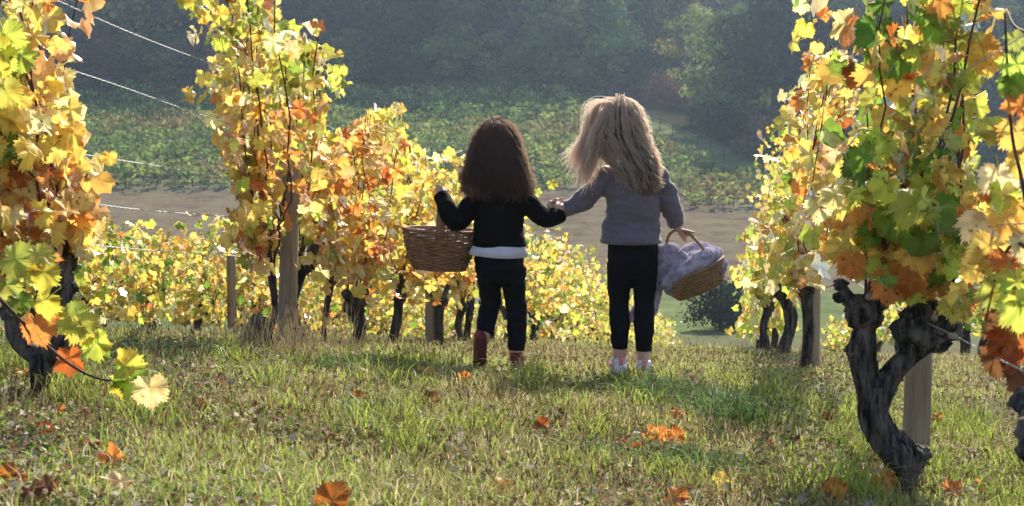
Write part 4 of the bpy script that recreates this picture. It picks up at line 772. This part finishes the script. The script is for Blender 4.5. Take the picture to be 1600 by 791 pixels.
# left basket
cB = B(686, 417, .06)
T1, bk1 = basket(B, cB, .176, .118, .120, .082, .188, -.05, 0.02, M_wicker, 'large dark brown wicker basket held by the dark-haired child', 20, 26, (.118, .185, math.pi/2), .024)
cl = MB(); g_ = np.linspace(-1, 1, 26); X_, Y_ = np.meshgrid(g_, g_); rr = np.sqrt(X_**2+Y_**2); Z_ = .162+.028*np.exp(-((X_+.62)**2*6+(Y_)**2*3))+.012*vnoise(np.stack([X_*4, Y_*4, X_*0], -1), 3)
k_ = 1/np.maximum(1, rr); V = np.stack([X_*k_*.158, Y_*k_*.104, Z_-.01*rr], -1).reshape(-1, 3); i_ = np.arange(25)[:, None]*26+np.arange(25)[None]; cl.add(T1(V), np.stack([i_, i_+1, i_+27, i_+26], -1).reshape(-1, 4))
tag(cl.obj('folded_cloth', M_white), 'white cloth lying folded inside the dark brown basket', 'cloth')
# right basket
cA = A(1094, 447, .04)
T2, bk2 = basket(A, cA, .160, .125, .108, .080, .108, .40, .15, M_wicker2, 'golden brown oval wicker basket tilted on the taller child\'s right arm', 15, 26, (.118, .205, 2.35), .011)
bl = MB(); r_ = np.random.default_rng(4)
for pts, rr in (([(-.135, -.045, .105), (-.08, -.07, .128), (-.02, -.075, .130), (.04, -.07, .138), (.10, -.045, .142), (.135, .0, .13)], [.036, .052, .042, .056, .044, .040]), ([(-.13, .03, .11), (-.075, .055, .14), (-.02, .06, .150), (.035, .055, .168), (.09, .045, .165), (.13, .025, .135)], [.034, .048, .040, .060, .052, .036]), ([(-.09, 0, .13), (-.03, -.01, .142), (.03, -.005, .155), (.08, .0, .15)], [.034, .040, .042, .036])):
    bl.add(*tube(catmull(pts, 30), np.interp(np.linspace(0, len(rr)-1, 30), range(len(rr)), rr)*.9, n=16, round_=True))
bl.add(*tube([(-.09, 0, .08), (.0, 0, .085), (.09, 0, .085)], [.07, .10, .08], [.06, .09, .07], n=16, round_=True))
bl.v = [np.stack([v[:, 0], v[:, 1], v[:, 2]], -1) for v in bl.v]
bw = MB()
for v, (f, n0) in zip(bl.v, bl.f): bw.add((T2(v)-A.o)@np.stack([CR, FH, np.array([0, 0, 1.])], 1), f)
for pts, rr in (([A(1062, 398, .02), A(1040, 402, .06), A(1028, 425, .09), A(1026, 450, .10), A(1021, 478, .10), A(1014, 496, .10)], [.045, .045, .040, .032, .026, .016]), ([A(1050, 385, .05), A(1030, 395, .09), A(1018, 430, .11), A(1008, 465, .12), A(994, 487, .12), A(982, 497, .12)], [.04, .042, .034, .030, .028, .022])):
    bw.add(*tube(catmull(pts, 16), np.interp(np.linspace(0, 5, 16), range(6), rr), n=14, round_=True))
me, V, N = remesh(bw, .006, 2)
f1 = fbm(V*np.array([26, 26, 26]), 3, 3); V = V+N*(.0030*f1+.0014*vnoise(V*120, 8))[:, None]
tint = np.clip(.5+.55*fbm(V*np.array([45, 45, 45]), 12, 2), 0, 1)[:, None]; colb = np.array([.24, .21, .30])*(1-tint)+np.array([.58, .54, .62])*tint
idx = r_.integers(0, len(V), 15000); pb, nb = V[idx], nz(N[idx]+r_.normal(0, .55, (15000, 3))); tn = nz(np.cross(nb, r_.normal(0, 1, (15000, 3)))); ln = r_.uniform(.004, .010, (15000, 1))
fz = MB(); fv = np.stack([pb-tn*.0011, pb+tn*.0011, pb+nb*ln], 1).reshape(-1, 3); fc = np.repeat(np.column_stack([np.clip(colb[idx]*1.1, 0, .85), np.ones(15000)]), 3, 0)
P4 = np.empty(len(me.loops), np.int32); me.loops.foreach_get('vertex_index', P4); bt = empty('fluffy_blanket', to_world(A.o, cA)); tag(bt, 'fluffy pale lavender grey blanket heaped in the tilted basket, ends trailing', 'blanket')
o_ = np.array(bt.location); allb = MB().add(to_world(A.o, V)-o_, P4.reshape(-1, 4), np.column_stack([colb, np.ones(len(V))])); bpy.data.meshes.remove(me)
link('fleece', allb.data('fleece', M_fleece, True, color=True), bt)
fz.add(to_world(A.o, fv)-o_, np.arange(45000).reshape(-1, 3), fc); link('pile', fz.data('pile', M_fleece, False, color=True), bt)['kind'] = 'stuff'
# ------------------------------------------------------------------ grass, weeds, litter
def visible(q, mx=60, top=380):
    X, Y = proj(q); return (X > -mx) & (X < 1600+mx) & (Y < 830) & (Y > top)
def sample_ground(n, a, b, pw):
    u = rng.random(n*3); y = (a**(1-pw)+u*(b**(1-pw)-a**(1-pw)))**(1/(1-pw)); x = rng.uniform(-.58, .34, n*3)*y+rng.normal(0, .2, n*3)-.1
    q = np.stack([x, y, ground_z(x, y)], -1); q = q[visible(q)]; return q[:n]
def bare(q):                                                        # 0 grown over, 1 bare soil
    X, Y = q[:, 0], q[:, 1]; n1 = fbm(np.stack([X*.9, Y*.7, X*0], -1), 21, 3)
    d = np.clip((n1-.06)*2.2, 0, .85)
    def spot(px, py, rx, ry, a=1.):
        x, y = proj(q); return a*np.exp(-((x-px)/rx)**2-((y-py)/ry)**2)
    d = np.maximum.reduce([d, spot(100, 735, 130, 60, 1.), spot(880, 775, 70, 32, 1.), spot(1000, 775, 100, 30, .85), spot(1570, 660, 90, 45, .9), spot(20, 605, 60, 20, .7), spot(960, 690, 60, 18, .5)])
    return np.clip(d, 0, 1)
def blades(q, h, w, lean, col):
    n = len(q); a = rng.uniform(0, 2*math.pi, n); s_ = np.stack([np.cos(a), np.sin(a), a*0], -1); b = rng.uniform(0, 2*math.pi, n); l = np.stack([np.cos(b), np.sin(b), b*0], -1)*(h*lean)[:, None]; z = np.array([0, 0, 1.])
    v0, v1 = q-s_*w[:, None]/2, q+s_*w[:, None]/2; md_ = q+z*(h*.58)[:, None]+l*.35; v2, v3 = md_-s_*w[:, None]*.38, md_+s_*w[:, None]*.38; v4 = q+z*(h*np.clip(1-lean*.35, .3, 1))[:, None]+l
    V = np.stack([v0, v1, v3, v2, v4], 1).reshape(-1, 3); i_ = np.arange(n)[:, None]*5
    return V, i_+np.array([[0, 1, 2, 3]]), i_+np.array([[3, 2, 4]]), np.repeat(np.column_stack([col, np.ones(n)]), 5, 0)
def turf(name, q, h, w, lean, col, label):
    V, f4, f3, c = blades(q, h, w, lean, col); mb = MB().add(V, f4, c); mb.f.append((f3, 0)); mb.mi.append(0)
    o = mb.obj(name, M_grass, None, False, True); tag(o, label, 'grass', kind='stuff'); return o
def gcol(q, straw):
    n = len(q); t = np.clip(.42+1.15*fbm(np.stack([q[:, 0]*1.3, q[:, 1]*1.0, q[:, 0]*0], -1), 31, 3)+rng.normal(0, .22, n), 0, 1)[:, None]
    c = np.array([.34, .32, .11])*(1-t)+np.array([.39, .48, .10])*t
    r_ = rng.random(n); s_ = r_ < straw; c[s_] = np.array([.52, .44, .27])*rng.uniform(.7, 1.25, (s_.sum(), 1)); s2 = (r_ > straw) & (r_ < straw*1.5); c[s2] = np.array([.22, .13, .06])*rng.uniform(.6, 1.2, (s2.sum(), 1))
    return np.clip(c*(1+rng.normal(0, .12, (n, 1))), .01, .8)
q = sample_ground(250000, 2.7, 34, 1.5); q = q[(rng.random(len(q)) > bare(q)*.93)]
patch = np.clip(.5+.8*fbm(np.stack([q[:, 0]*2.2, q[:, 1]*1.6, q[:, 0]*0], -1), 41, 2), 0, 1)
h = rng.gamma(5, .0060, len(q))*(.22+1.35*patch)+.010; h *= np.interp(q[:, 1], [3, 9, 14, 30], [1, 1, .9, .8])
for g_ in (A.o, B.o): h *= 1-.5*np.exp(-((q[:, 0]-g_[0])**2+(q[:, 1]-g_[1]+.25)**2)/.16)
turf('grass', q, h, rng.uniform(.0022, .0042, len(q))*np.interp(q[:, 1], [3, 8, 20, 34], [1, 1.3, 2.2, 3.2]), rng.uniform(.15, 1.1, len(q)), gcol(q, .27), 'short sunlit grass with dry straw on the vineyard path')
# darker tufts: pixel centre, half width, half height, number, blade height
def tuft(specs, col, label):
    Q, H_ = [], []
    for px, py, d, rx, ry, n, hh in specs:
        c = P(px, py, d); x = c[0]+rng.normal(0, rx, n); y = c[1]+rng.normal(0, ry, n); Q.append(np.stack([x, y, ground_z(x, y)], -1)); H_.append(rng.uniform(.5, 1.1, n)*hh)
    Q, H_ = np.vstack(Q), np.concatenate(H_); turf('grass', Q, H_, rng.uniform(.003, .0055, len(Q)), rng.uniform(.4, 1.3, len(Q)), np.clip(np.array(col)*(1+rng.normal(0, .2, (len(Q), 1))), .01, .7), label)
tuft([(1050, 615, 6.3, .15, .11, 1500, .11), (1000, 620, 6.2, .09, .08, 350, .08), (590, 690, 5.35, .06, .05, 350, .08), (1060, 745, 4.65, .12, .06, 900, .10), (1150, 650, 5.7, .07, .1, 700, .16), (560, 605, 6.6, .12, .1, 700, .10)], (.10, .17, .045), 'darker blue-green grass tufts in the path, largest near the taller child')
tuft([(130+rng.uniform(-250, 1500), rng.uniform(560, 780), rng.uniform(4.2, 7), .05, .05, 60, rng.uniform(.09, .19)) for _ in range(110)], (.28, .34, .06), 'taller bright green grass clumps scattered over the path')
# dry stems with dark seed heads
q = sample_ground(5200, 3.6, 14, 1.3); q2 = np.concatenate([P(x, y, d)[None] for x, y, d in zip(rng.uniform(360, 560, 900), rng.uniform(535, 560, 900), rng.uniform(6.6, 7.5, 900))]); q2[:, 2] = ground_z(q2[:, 0], q2[:, 1]); q = np.vstack([q, q2]); q = q[:-620]; n = len(q); h = rng.uniform(.04, .12, n); h[-280:] = rng.uniform(.10, .26, 280)
le = np.stack([rng.normal(0, .25, n), rng.normal(0, .25, n), np.ones(n)], -1)*h[:, None]; s_ = CR*.0009; e = q+le
V = np.stack([q-s_, q+s_, e+s_, e-s_], 1).reshape(-1, 3); F = np.arange(n*4).reshape(-1, 4); mb = MB().add(V, F, np.tile((.32, .24, .13, 1), (n*4, 1)))
b_ = rng.uniform(.0013, .0026, (n, 1)); hl = le/h[:, None]*rng.uniform(.008, .022, (n, 1)); V = np.stack([e-CR*b_, e-hl*.5-FH*b_, e+CR*b_, e+hl], 1).reshape(-1, 3); F2 = (np.arange(n)[:, None, None]*4+np.array([[0, 1, 3], [1, 2, 3]])[None]).reshape(-1, 3)
mb.add(V, F2, np.tile((.085, .05, .03, 1), (n*4, 1))); tag(mb.obj('dry_stems', M_litter, None, False, True), 'thin dry weed stems with dark seed heads among the grass', 'dry weeds', kind='stuff')
# broad little weed leaves and crumbled dead leaves on the soil
q = sample_ground(30000, 3.0, 13, 1.5); n = len(q); nr = nz(np.stack([rng.normal(0, .5, n), rng.normal(0, .5, n), np.ones(n)], -1)); tp = nz(np.cross(nr, rng.normal(0, 1, (n, 3)))); Rm = np.stack([np.cross(tp, nr), tp, nr], -1)
kind = rng.random(n); col = np.where((kind < .45)[:, None], np.array([.17, .23, .05]), np.where((kind < .75)[:, None], np.array([.23, .13, .065]), np.array([.38, .32, .24])))*rng.uniform(.6, 1.3, (n, 1)); sz = np.where(kind < .45, rng.uniform(.010, .022, n), rng.uniform(.008, .026, n))
base = np.array([[0, -.5, 0], [.45, -.1, .12], [.3, .35, .05], [0, .6, -.08], [-.35, .3, .1], [-.42, -.15, .0]]); V = np.einsum('nij,kj->nki', Rm, base)*sz[:, None, None]+q[:, None]+np.array([0, 0, .012])+rng.uniform(0, .03, (n, 1, 1))*np.array([0, 0, 1.])
F = (np.arange(n)[:, None]*6+np.arange(6)[None]); mb = MB().add(V.reshape(-1, 3), F, np.repeat(np.column_stack([col, np.ones(n)]), 6, 0)); tag(mb.obj('leaf_litter', M_litter, None, False, True), 'small weed leaves and crumbled dead leaves strewn in the grass', 'leaf litter', kind='stuff')
# clods and pebbles on the bare patches
q = sample_ground(90000, 3.0, 12, 1.4); q = q[rng.random(len(q)) < bare(q)**2*.8][:14000]; n = len(q); oc = np.array([[1, 0, 0], [0, 1, 0], [-1, 0, 0], [0, -1, 0], [0, 0, .8]]); V = (oc[None]*rng.uniform(.003, .011, (n, 1, 1))*rng.uniform(.6, 1.3, (n, 5, 1)))+q[:, None]; F = (np.arange(n)[:, None, None]*5+np.array([[0, 1, 4], [1, 2, 4], [2, 3, 4], [3, 0, 4]])[None]).reshape(-1, 3)
col = np.array([.17, .14, .11])*rng.uniform(.5, 2.0, (n, 1)); tag(MB().add(V.reshape(-1, 3), F, np.repeat(np.column_stack([col, np.ones(n)]), 5, 0)).obj('gravel', M_litter, None, False, True), 'grey-brown crumbs of soil and small stones on bare patches', 'soil crumbs', kind='stuff')
# fallen leaves
def fallen(x, y, size, col, label, stand=.5, dz=.03):
    d0 = 4.; lo, hi = 3.2, 12.
    for _ in range(40):
        d0 = (lo+hi)/2; p = P(x, y, d0)
        if p[2] > gz(p[0], p[1])+dz: lo = d0
        else: hi = d0
    p = P(x, y, d0); me = LEAF[rng.integers(len(LEAF))]; o = bpy.data.objects.new('fallen_leaf', me); COL.objects.link(o)
    nr = nz(np.array([rng.normal(0, .4), -stand+rng.normal(0, .3), 1.-stand*.6])); t = nz(np.cross(nr, rng.normal(0, 1, 3))); Rm = np.stack([np.cross(t, nr), t, nr], -1); mm = Matrix.Identity(4)
    for a in range(3):
        for b in range(3): mm[a][b] = Rm[a][b]*size
        mm[a][3] = p[a]
    o.matrix_world = mm; c = np.clip(np.array(PAL[col])*(1+rng.normal(0, .08, 3)), .01, .9); o.color = (*[float(v) for v in c], 1); tag(o, label, 'fallen leaf', 'fallen vine leaves on the grass')
for a in [(178, 716, .062, 'orange', 'upright orange fallen leaf on the bare soil at lower left', .8), (20, 742, .06, 'rust', 'reddish fallen leaf near the left edge of the bare patch', .7), (45, 765, .055, 'brown', 'brown fallen leaf just below the reddish one at lower left', .3), (75, 762, .05, 'brown', 'dark brown fallen leaf on the bare soil, right of the brown one', .4), (188, 752, .06, 'pale', 'pale dry fallen leaf below the upright orange one', .3), (145, 690, .045, 'rust', 'small red-brown fallen leaf at upper edge of the bare soil patch', .4), (520, 783, .075, 'rust', 'curled red-brown fallen leaf at the very bottom, left of centre', .7), (778, 760, .06, 'orange', 'frayed orange fallen leaf at the bottom centre', .6), (1030, 680, .062, 'orange', 'bright orange fallen leaf, right of the pair below the dark tuft', .9), (1055, 682, .055, 'orange', 'orange fallen leaf touching its bright twin on the right', .9), (1015, 675, .055, 'orange', 'orange fallen leaf tipped up at the left of the orange cluster', .8), (985, 700, .06, 'rust', 'long red-brown curled fallen leaf left below the orange cluster', .5), (968, 688, .05, 'rust', 'thin rusty fallen leaf at the upper left of the curled one', .5), (1025, 708, .05, 'brown', 'dark fallen leaf in the shade of the orange cluster', .7), (1053, 776, .06, 'orange', 'orange fallen leaf at the bottom, right of centre', .6), (724, 592, .05, 'orange', 'orange fallen leaf below the lifted red shoe', .6), (668, 582, .06, 'gold', 'golden fallen leaf in the grass, left of the lifted shoe', .6), (672, 627, .065, 'brown', 'upright dark brown fallen leaf left of the path centre', 1.0), (560, 622, .05, 'rust', 'red-brown fallen leaf in the grass below the forked trunk', .5), (848, 664, .05, 'rust', 'small rusty fallen leaf in mid path below the girls', .5), (1140, 638, .05, 'orange', 'orange fallen leaf in the grass below the tilted basket', .7), (1060, 645, .05, 'orange', 'orange fallen leaf just under the dark grass tuft', .6), (1378, 752, .075, 'orange', 'large orange fallen leaf at the foot of the twisted trunk', .8), (1302, 768, .07, 'orange', 'orange fallen leaf left of the twisted trunk near the bottom', .9), (1490, 765, .06, 'orange', 'orange fallen leaf right of the twisted trunk base', .7), (1130, 750, .05, 'gold', 'small golden fallen leaf, bottom right of the dark tuft', .8), (1462, 652, .05, 'orange', 'orange fallen leaf just right of the pale post', .5), (1290, 655, .05, 'brown', 'brown fallen leaf in the grass left of the twisted trunk', .4), (38, 580, .05, 'gold', 'golden fallen leaf near the forked trunk at the left', .4)]: fallen(*a[:2], a[2]*1.06, *a[3:], .045)
for _ in range(75):
    x, y = rng.uniform(0, 1600), 575+210*rng.random()**.8
    fallen(x, y, rng.uniform(.024, .046), rng.choice(['orange', 'rust', 'brown', 'brown', 'peach']), 'small orange or brown fallen leaf scattered among the grass blades', rng.uniform(.2, .8), .02)
# ------------------------------------------------------------------ the far side of the valley
def far_at(S, D): x, y = S*CR[0]+D*FH[0], S*CR[1]+D*FH[1]; return np.array([x, y, gz(x, y)])
def quads(mb, q, size, col, flat=.0, bias=0.):
    n = len(q); nr = nz(rng.normal(0, 1, (n, 3))*.75+np.array([0, 0, flat])+bias); t = nz(np.cross(nr, rng.normal(0, 1, (n, 3)))); s_ = np.cross(nr, t); sz = np.broadcast_to(size, (n,))[:, None]
    k1, k2 = rng.uniform(.6, 1.2, (n, 1)), rng.uniform(.6, 1.2, (n, 1))
    V = np.stack([q-t*sz*k1*.5, q+s_*sz*k2*.42, q+t*sz*k1*.6, q-s_*sz*k2*.42], 1).reshape(-1, 3); mb.add(V, np.arange(n*4).reshape(-1, 4), np.repeat(np.column_stack([np.clip(col, .005, .8), np.ones(n)]), 4, 0))
FG = {'g': (.19, .26, .06), 'y': (.29, .33, .09), 'b': (.26, .20, .08), 'd': (.09, .14, .045)}
D = 140.0; rown = 0
while D < 214:
    S0, S1 = -.36*D-4, float(np.interp(D, [138, 150, 158, 175, 195, 214], [46, 31, 22, 15.5, 11, 6])); mb = MB(); tk = MB()
    if D < 151: S0 = 13 if D > 146 else 17
    st_ = np.arange(S0, S1, 1.6); st_ = st_+rng.normal(0, .25, len(st_)); mid = far_at((S0+S1)/2, D); root = empty('vine_row', mid); rown += 1; tag(root, ('long row of green vines on the far slope, %s row up from the brown field' % ORD[rown-5]) if 0 <= rown-5 < 20 else 'short row of vines at the near right corner of the far slope' if rown < 5 else 'row of green vines at the very top of the far slope', 'vine row', 'rows of the far vineyard'); off = np.array(root.location)
    if len(st_) < 3: D += 2.4; continue
    sx, sy = st_*CR[0]+D*FH[0], st_*CR[1]+D*FH[1]; base = np.stack([sx, sy, ground_z(sx, sy)], -1)
    for b_ in base[::1]: tk.add(*tube([b_-off, b_-off+(rng.normal(0, .06), 0, .35), b_-off+(rng.normal(0, .08), 0, .7)], .05, n=4))
    link('trunk', tk.data('trunk', M_barkj), root)['kind'] = 'stuff'
    per = 46; q = np.repeat(base, per, 0); n = len(q); vig = np.repeat(rng.uniform(.6, 1.35, len(base)), per); t = np.repeat(fbm(np.stack([base[:, 0]*.07, base[:, 1]*.12, base[:, 0]*0], -1), 61, 3), per)+rng.normal(0, .25, n)
    q = q+CR*rng.normal(0, .5, (n, 1))*vig[:, None]+FH*rng.normal(0, .38, (n, 1)); q[:, 2] += .25+(rng.random(n)**.8)*1.5*vig
    col = np.where((t > .62)[:, None], FG['b'], np.where((t > .30)[:, None], FG['y'], np.where((t < -.3)[:, None], FG['d'], FG['g'])))*rng.uniform(.7, 1.3, (n, 1))*np.repeat(rng.uniform(.6, 1.4, len(base)), per)[:, None]; quads(mb, q-off, rng.uniform(.26, .68, n), col, .5); link('foliage', mb.data('foliage', M_farvine, False, color=True), root)['kind'] = 'stuff'
    D += 3.0
# trees
def crown_mesh(seed, hw, h, z0, n, lobes, shape='round', size=(.28, .55), gaps=1.):
    r_ = np.random.default_rng(seed); mb = MB(); per = n//lobes
    for _ in range(lobes):
        a, t, rr = r_.uniform(0, 2*math.pi), r_.random(), r_.random()**.5
        prof = math.sqrt(max(.03, 1-(2*t-1)**2)) if shape == 'round' else (1-t)**.75*min(1, t*6+.35)
        c = np.array([math.cos(a)*rr*hw*prof*.85, math.sin(a)*rr*hw*prof*.85, z0+t*(h-z0)*.93]); R0 = r_.uniform(.18, .36)*hw*(.6+.6*prof)*gaps
        vd = nz(r_.normal(0, 1, (per, 3))); v = vd*(r_.random((per, 1))**.3)*R0*np.array([1.15, 1.15, .85]); col = np.tile(np.array([1, 1, 1])*r_.uniform(.5, 1.5)+np.array([r_.normal(0, .12), r_.normal(0, .06), 0]), (per, 1))*r_.uniform(.75, 1.25, (per, 1))
        quads(mb, c+v, r_.uniform(*size, per), np.clip(col, .2, 1.9)*.5, .3, vd*1.3)
    return mb.data('crown', M_crown, False, color=True)
def trunk_mesh(seed, h, z0, r, hw, lean=0., limbs=9):
    r_ = np.random.default_rng(seed); mb = MB(); top = np.array([lean*h, 0, h*.86]); ax = catmull([(0, 0, -.5), (lean*h*.15, r_.normal(0, .1), h*.2), (lean*h*.5, r_.normal(0, .2), h*.5), top], 14); mb.add(*tube(ax, np.linspace(r, r*.15, 14), n=9, ridge=trunk_ridge(seed, .1)))
    for k_ in range(limbs):
        i_ = int(r_.uniform(.28, .85)*13); a = k_*2.4+r_.uniform(-.4, .4); L = hw*r_.uniform(.55, .95); e = ax[i_]+np.array([math.cos(a)*L, math.sin(a)*L, L*r_.uniform(.4, 1.1)]); rr = np.interp(i_, [0, 13], [r, r*.15])*.55
        mb.add(*tube(catmull([ax[i_], ax[i_]*.5+e*.5+np.array([0, 0, .15*L]), e], 8), np.linspace(rr, rr*.25, 8), n=6))
    return mb.data('trunk', M_tbark)
PROTO = {}
def proto(kind):
    if kind in PROTO: return PROTO[kind]
    sp = {'dense0': (1, 6.0, 19, .4, 4200, 34, 'round'), 'dense1': (2, 5.6, 21, .3, 4200, 34, 'round'), 'dense2': (3, 6.8, 17, .3, 4600, 38, 'round'), 'cone': (4, 4.4, 20, .2, 3800, 40, 'cone'), 'open': (5, 4.6, 14.5, 3.2, 2600, 30, 'round'), 'bush': (6, 3.2, 4.2, .1, 2400, 26, 'round'), 'slim': (7, 3.0, 15, 2.0, 2200, 26, 'round')}[kind]
    s_, hw, h, z0, n, lo, shp = sp
    lean = {'slim': .16}.get(kind, .02)
    PROTO[kind] = (crown_mesh(s_, hw, h, z0, n, lo, shp, (.25, .5) if kind in ('open', 'slim') else ((.18, .42) if kind == 'bush' else (.5, 1.05)), .85 if kind in ('open', 'slim') else 1.25), trunk_mesh(s_+40, h, z0, {'open': .24, 'bush': .12, 'slim': .28}.get(kind, .38), hw, lean)); return PROTO[kind]
TC = {'dark': (.030, .047, .026), 'green': (.11, .15, .045), 'olive': (.13, .135, .05), 'brown': (.125, .10, .065), 'light': (.30, .33, .10), 'red': (.15, .075, .065), 'blue': (.036, .06, .042)}
def tree(px, D, kind, sc, col, label, group='trees of the wood behind the vineyard', rz=None, name='tree', sx=1., cat='tree'):
    S = (px-CX)/FPX*D; p = far_at(S, D); root = empty(name, p); rz = rng.uniform(0, 6.28) if rz is None else rz; root.rotation_euler = (0, 0, rz); root.scale = (sc*sx, sc*sx, sc); tag(root, label, cat, group)
    c, t = proto(kind); oc_ = link('crown', c, root); col = np.array(TC[col])*2*(1+rng.normal(0, .1)); oc_.color = (*[float(min(1, v)) for v in col], 1); link('trunk', t, root); return root
def in_order(i_): return ORD[i_] if i_ < len(ORD) else 'last'
front = [(95, 'dense2', 1.0, 'brown'), (160, 'dense0', .95, 'brown'), (225, 'dense1', 1.0, 'olive'), (285, 'dense2', .9, 'dark'), (345, 'dense0', 1.05, 'brown'), (405, 'dense1', .95, 'olive'), (460, 'cone', 1.05, 'blue'), (515, 'dense0', 1.05, 'dark'), (570, 'dense2', 1.1, 'dark'), (630, 'dense1', 1.0, 'blue'), (690, 'dense0', 1.05, 'dark'), (750, 'dense2', 1.05, 'dark'), (810, 'dense1', .95, 'blue'), (868, 'dense2', 1.12, 'green'), (930, 'dense0', .78, 'green')]
for k_, (px, kd, sc, c) in enumerate(front): tree(px, 216+(k_ % 2)*7+rng.uniform(-1, 2)-(4 if c == 'green' else 0), kd, sc, c, '%s-coloured tree at the wood edge above the far vines, %s counted from the left' % ({'blue': 'dark bluish', 'dark': 'dark green', 'green': 'mid green', 'brown': 'dull brownish', 'olive': 'olive green'}[c], in_order(k_)), sx=1.15)
for k_, (px, kd, sc, c) in enumerate([(135, 'dense2', .56, 'brown'), (262, 'dense0', .46, 'olive'), (372, 'dense2', .52, 'brown'), (455, 'dense0', .50, 'dark'), (548, 'dense1', .44, 'green'), (618, 'dense2', .60, 'dark'), (706, 'dense0', .56, 'green'), (775, 'dense2', .52, 'olive'), (835, 'dense1', .45, 'green'), (888, 'dense2', .78, 'green'), (945, 'dense0', .62, 'green')]):
    tree(px, 210.5+rng.uniform(-1, 1), kd, sc, c, 'low rounded %s tree in front of the tall wood, %s counted from the left' % ({'dark': 'dark', 'green': 'leafy green', 'brown': 'brownish', 'olive': 'olive'}[c], in_order(k_)), sx=1.35)
tree(996, 212, 'slim', .92, 'dark', 'leaning dark trunk with thin crown behind the light-haired child', rz=.3)
tree(1082, 190, 'open', 1.02, 'light', 'light green tree with visible trunk, alone in the gap above the meadow', rz=1.)
tree(1032, 226, 'dense1', .85, 'olive', 'olive tree half hidden between the leaning trunk and the light green tree')
for px, D, kd, sc, c, lab in [(1150, 184, 'dense2', .85, 'green', 'broad green tree right of the light green tree'), (1205, 176, 'dense0', .9, 'dark', 'tall dark tree close to the right row, left of its leaves'), (1260, 172, 'dense1', .9, 'dark', 'dark tree partly covered by the top of the right row'), (1330, 170, 'dense2', .9, 'blue', 'bluish tree showing through the right row leaves'), (1420, 175, 'dense0', .9, 'blue', 'hazy tree behind the big forked trunk'), (1500, 182, 'dense1', .85, 'blue', 'hazy tree in the gap at the upper right'), (1560, 190, 'dense2', .8, 'olive', 'hazy olive tree at the upper right, before the edge'), (1625, 186, 'dense0', .8, 'blue', 'hazy tree cut by the right edge')]: tree(px, D, kd, sc, c, lab)
k_ = 0
for px, D, sc, c, lab in [(1035, 203, .95, 'red', 'reddish brown bush under the leaning trunk'), (1062, 200, .8, 'red', 'second reddish bush, nearer the light green tree'), (1105, 186, .9, 'dark', 'dark bush at the foot of the light green tree'), (1135, 178, 1.0, 'dark', 'dark thicket bush above the green meadow'), (1165, 172, 1.1, 'dark', 'dark bush at the meadow edge, beside the right row'), (1195, 167, 1.1, 'brown', 'brown bush just left of the right row leaves'), (1230, 164, 1.1, 'dark', 'dark bush behind the lime leaves of the right row'), (1000, 214, .9, 'olive', 'olive bush in the gap left of the reddish bush'), (965, 217, .8, 'dark', 'dark bush above the light-haired head'), (910, 217, .8, 'dark', 'dark bush at the upper right corner of the far vines'), (1290, 162, 1.2, 'dark', 'dark bush behind the middle of the right row'), (1560, 160, 1.2, 'blue', 'bluish bush at the right edge beyond the leaves'), (1490, 160, 1.2, 'blue', 'bluish bush right of the forked trunk post')]: tree(px, D, 'bush', sc, c, lab, 'bushes along the wood edge', name='bush', cat='bush')
for px in range(40, 980, 66):
    tree(px+rng.uniform(-12, 12), 215.5+rng.uniform(-1, 1), 'bush', rng.uniform(.8, 1.25), rng.choice(['dark', 'blue', 'brown', 'dark']), 'dark low bush filling the foot of the wood above the far vines', 'low bushes at the foot of the wood', name='bush', cat='bush')
tree(1122, 74, 'bush', .62, 'dark', 'dark round shrub at the bottom of the valley below the tilted basket', None, name='bush', cat='bush', sx=.8); tree(1158, 76, 'bush', .56, 'dark', 'dark shrub touching the right row, beside the round valley shrub', None, name='bush', cat='bush', sx=.8)
for px in range(60, 1700, 62):                                     # the wood goes on up the hill
    for D in (240, 262, 290):
        if (D < 245 or px > 930) and rng.random() < .9: tree(px+rng.uniform(-28, 28)+D % 31, D+rng.uniform(-10, 10), rng.choice(['dense0', 'dense1', 'dense2', 'cone']), rng.uniform(.85, 1.15), rng.choice(['dark', 'blue', 'green', 'olive', 'brown']), 'hazy tree of the wood climbing the hill behind the front trees', 'trees up the wooded hill')
# wire fence at the wood edge
fa, fb = (890, 211.), (1125, 168.); root = empty('wire_fence', far_at((fa[0]-CX)/FPX*fa[1], fa[1])); tag(root, 'thin wire fence on pale stakes running down the wood edge', 'fence'); off = np.array(root.location); tops = []
for t in np.linspace(0, 1, 13):
    px, D = fa[0]*(1-t)+fb[0]*t, fa[1]*(1-t)+fb[1]*t; b_ = far_at((px-CX)/FPX*D, D-2.5)-off; MB().add(*tube([b_, b_+(0, 0, 1.6)], .045, n=6)).obj('post', M_tbark, None).parent = root; tops.append(b_)
for z in (.6, 1.1, 1.55):
    mb = MB(); mb.add(*tube(np.array(tops)+np.array([0, 0, z]), .005, n=4)); link('wire', mb.data('wire', M_wire), root)
# ------------------------------------------------------------------ haze
hz = MB(); x0, x1, y0, y1, z0, z1 = -420, 420, -120, 620, -15.5, 78.
V = [(x, y, z) for z in (z0, z1) for y in (y0, y1) for x in (x0, x1)]; hz.add(V, [[0, 2, 3, 1], [4, 5, 7, 6], [0, 1, 5, 4], [2, 6, 7, 3], [0, 4, 6, 2], [1, 3, 7, 5]])
mt, nt, N, out = mat('haze'); pv = N('VolumePrincipled'); pv.inputs['Color'].default_value = rgb(.62, .78, 1.0); pv.inputs['Density'].default_value = .00030; pv.inputs['Anisotropy'].default_value = .55; nt.links.new(pv.outputs[0], out.inputs['Volume'])
tag(hz.obj('haze', mt, None, False), kind='stuff')
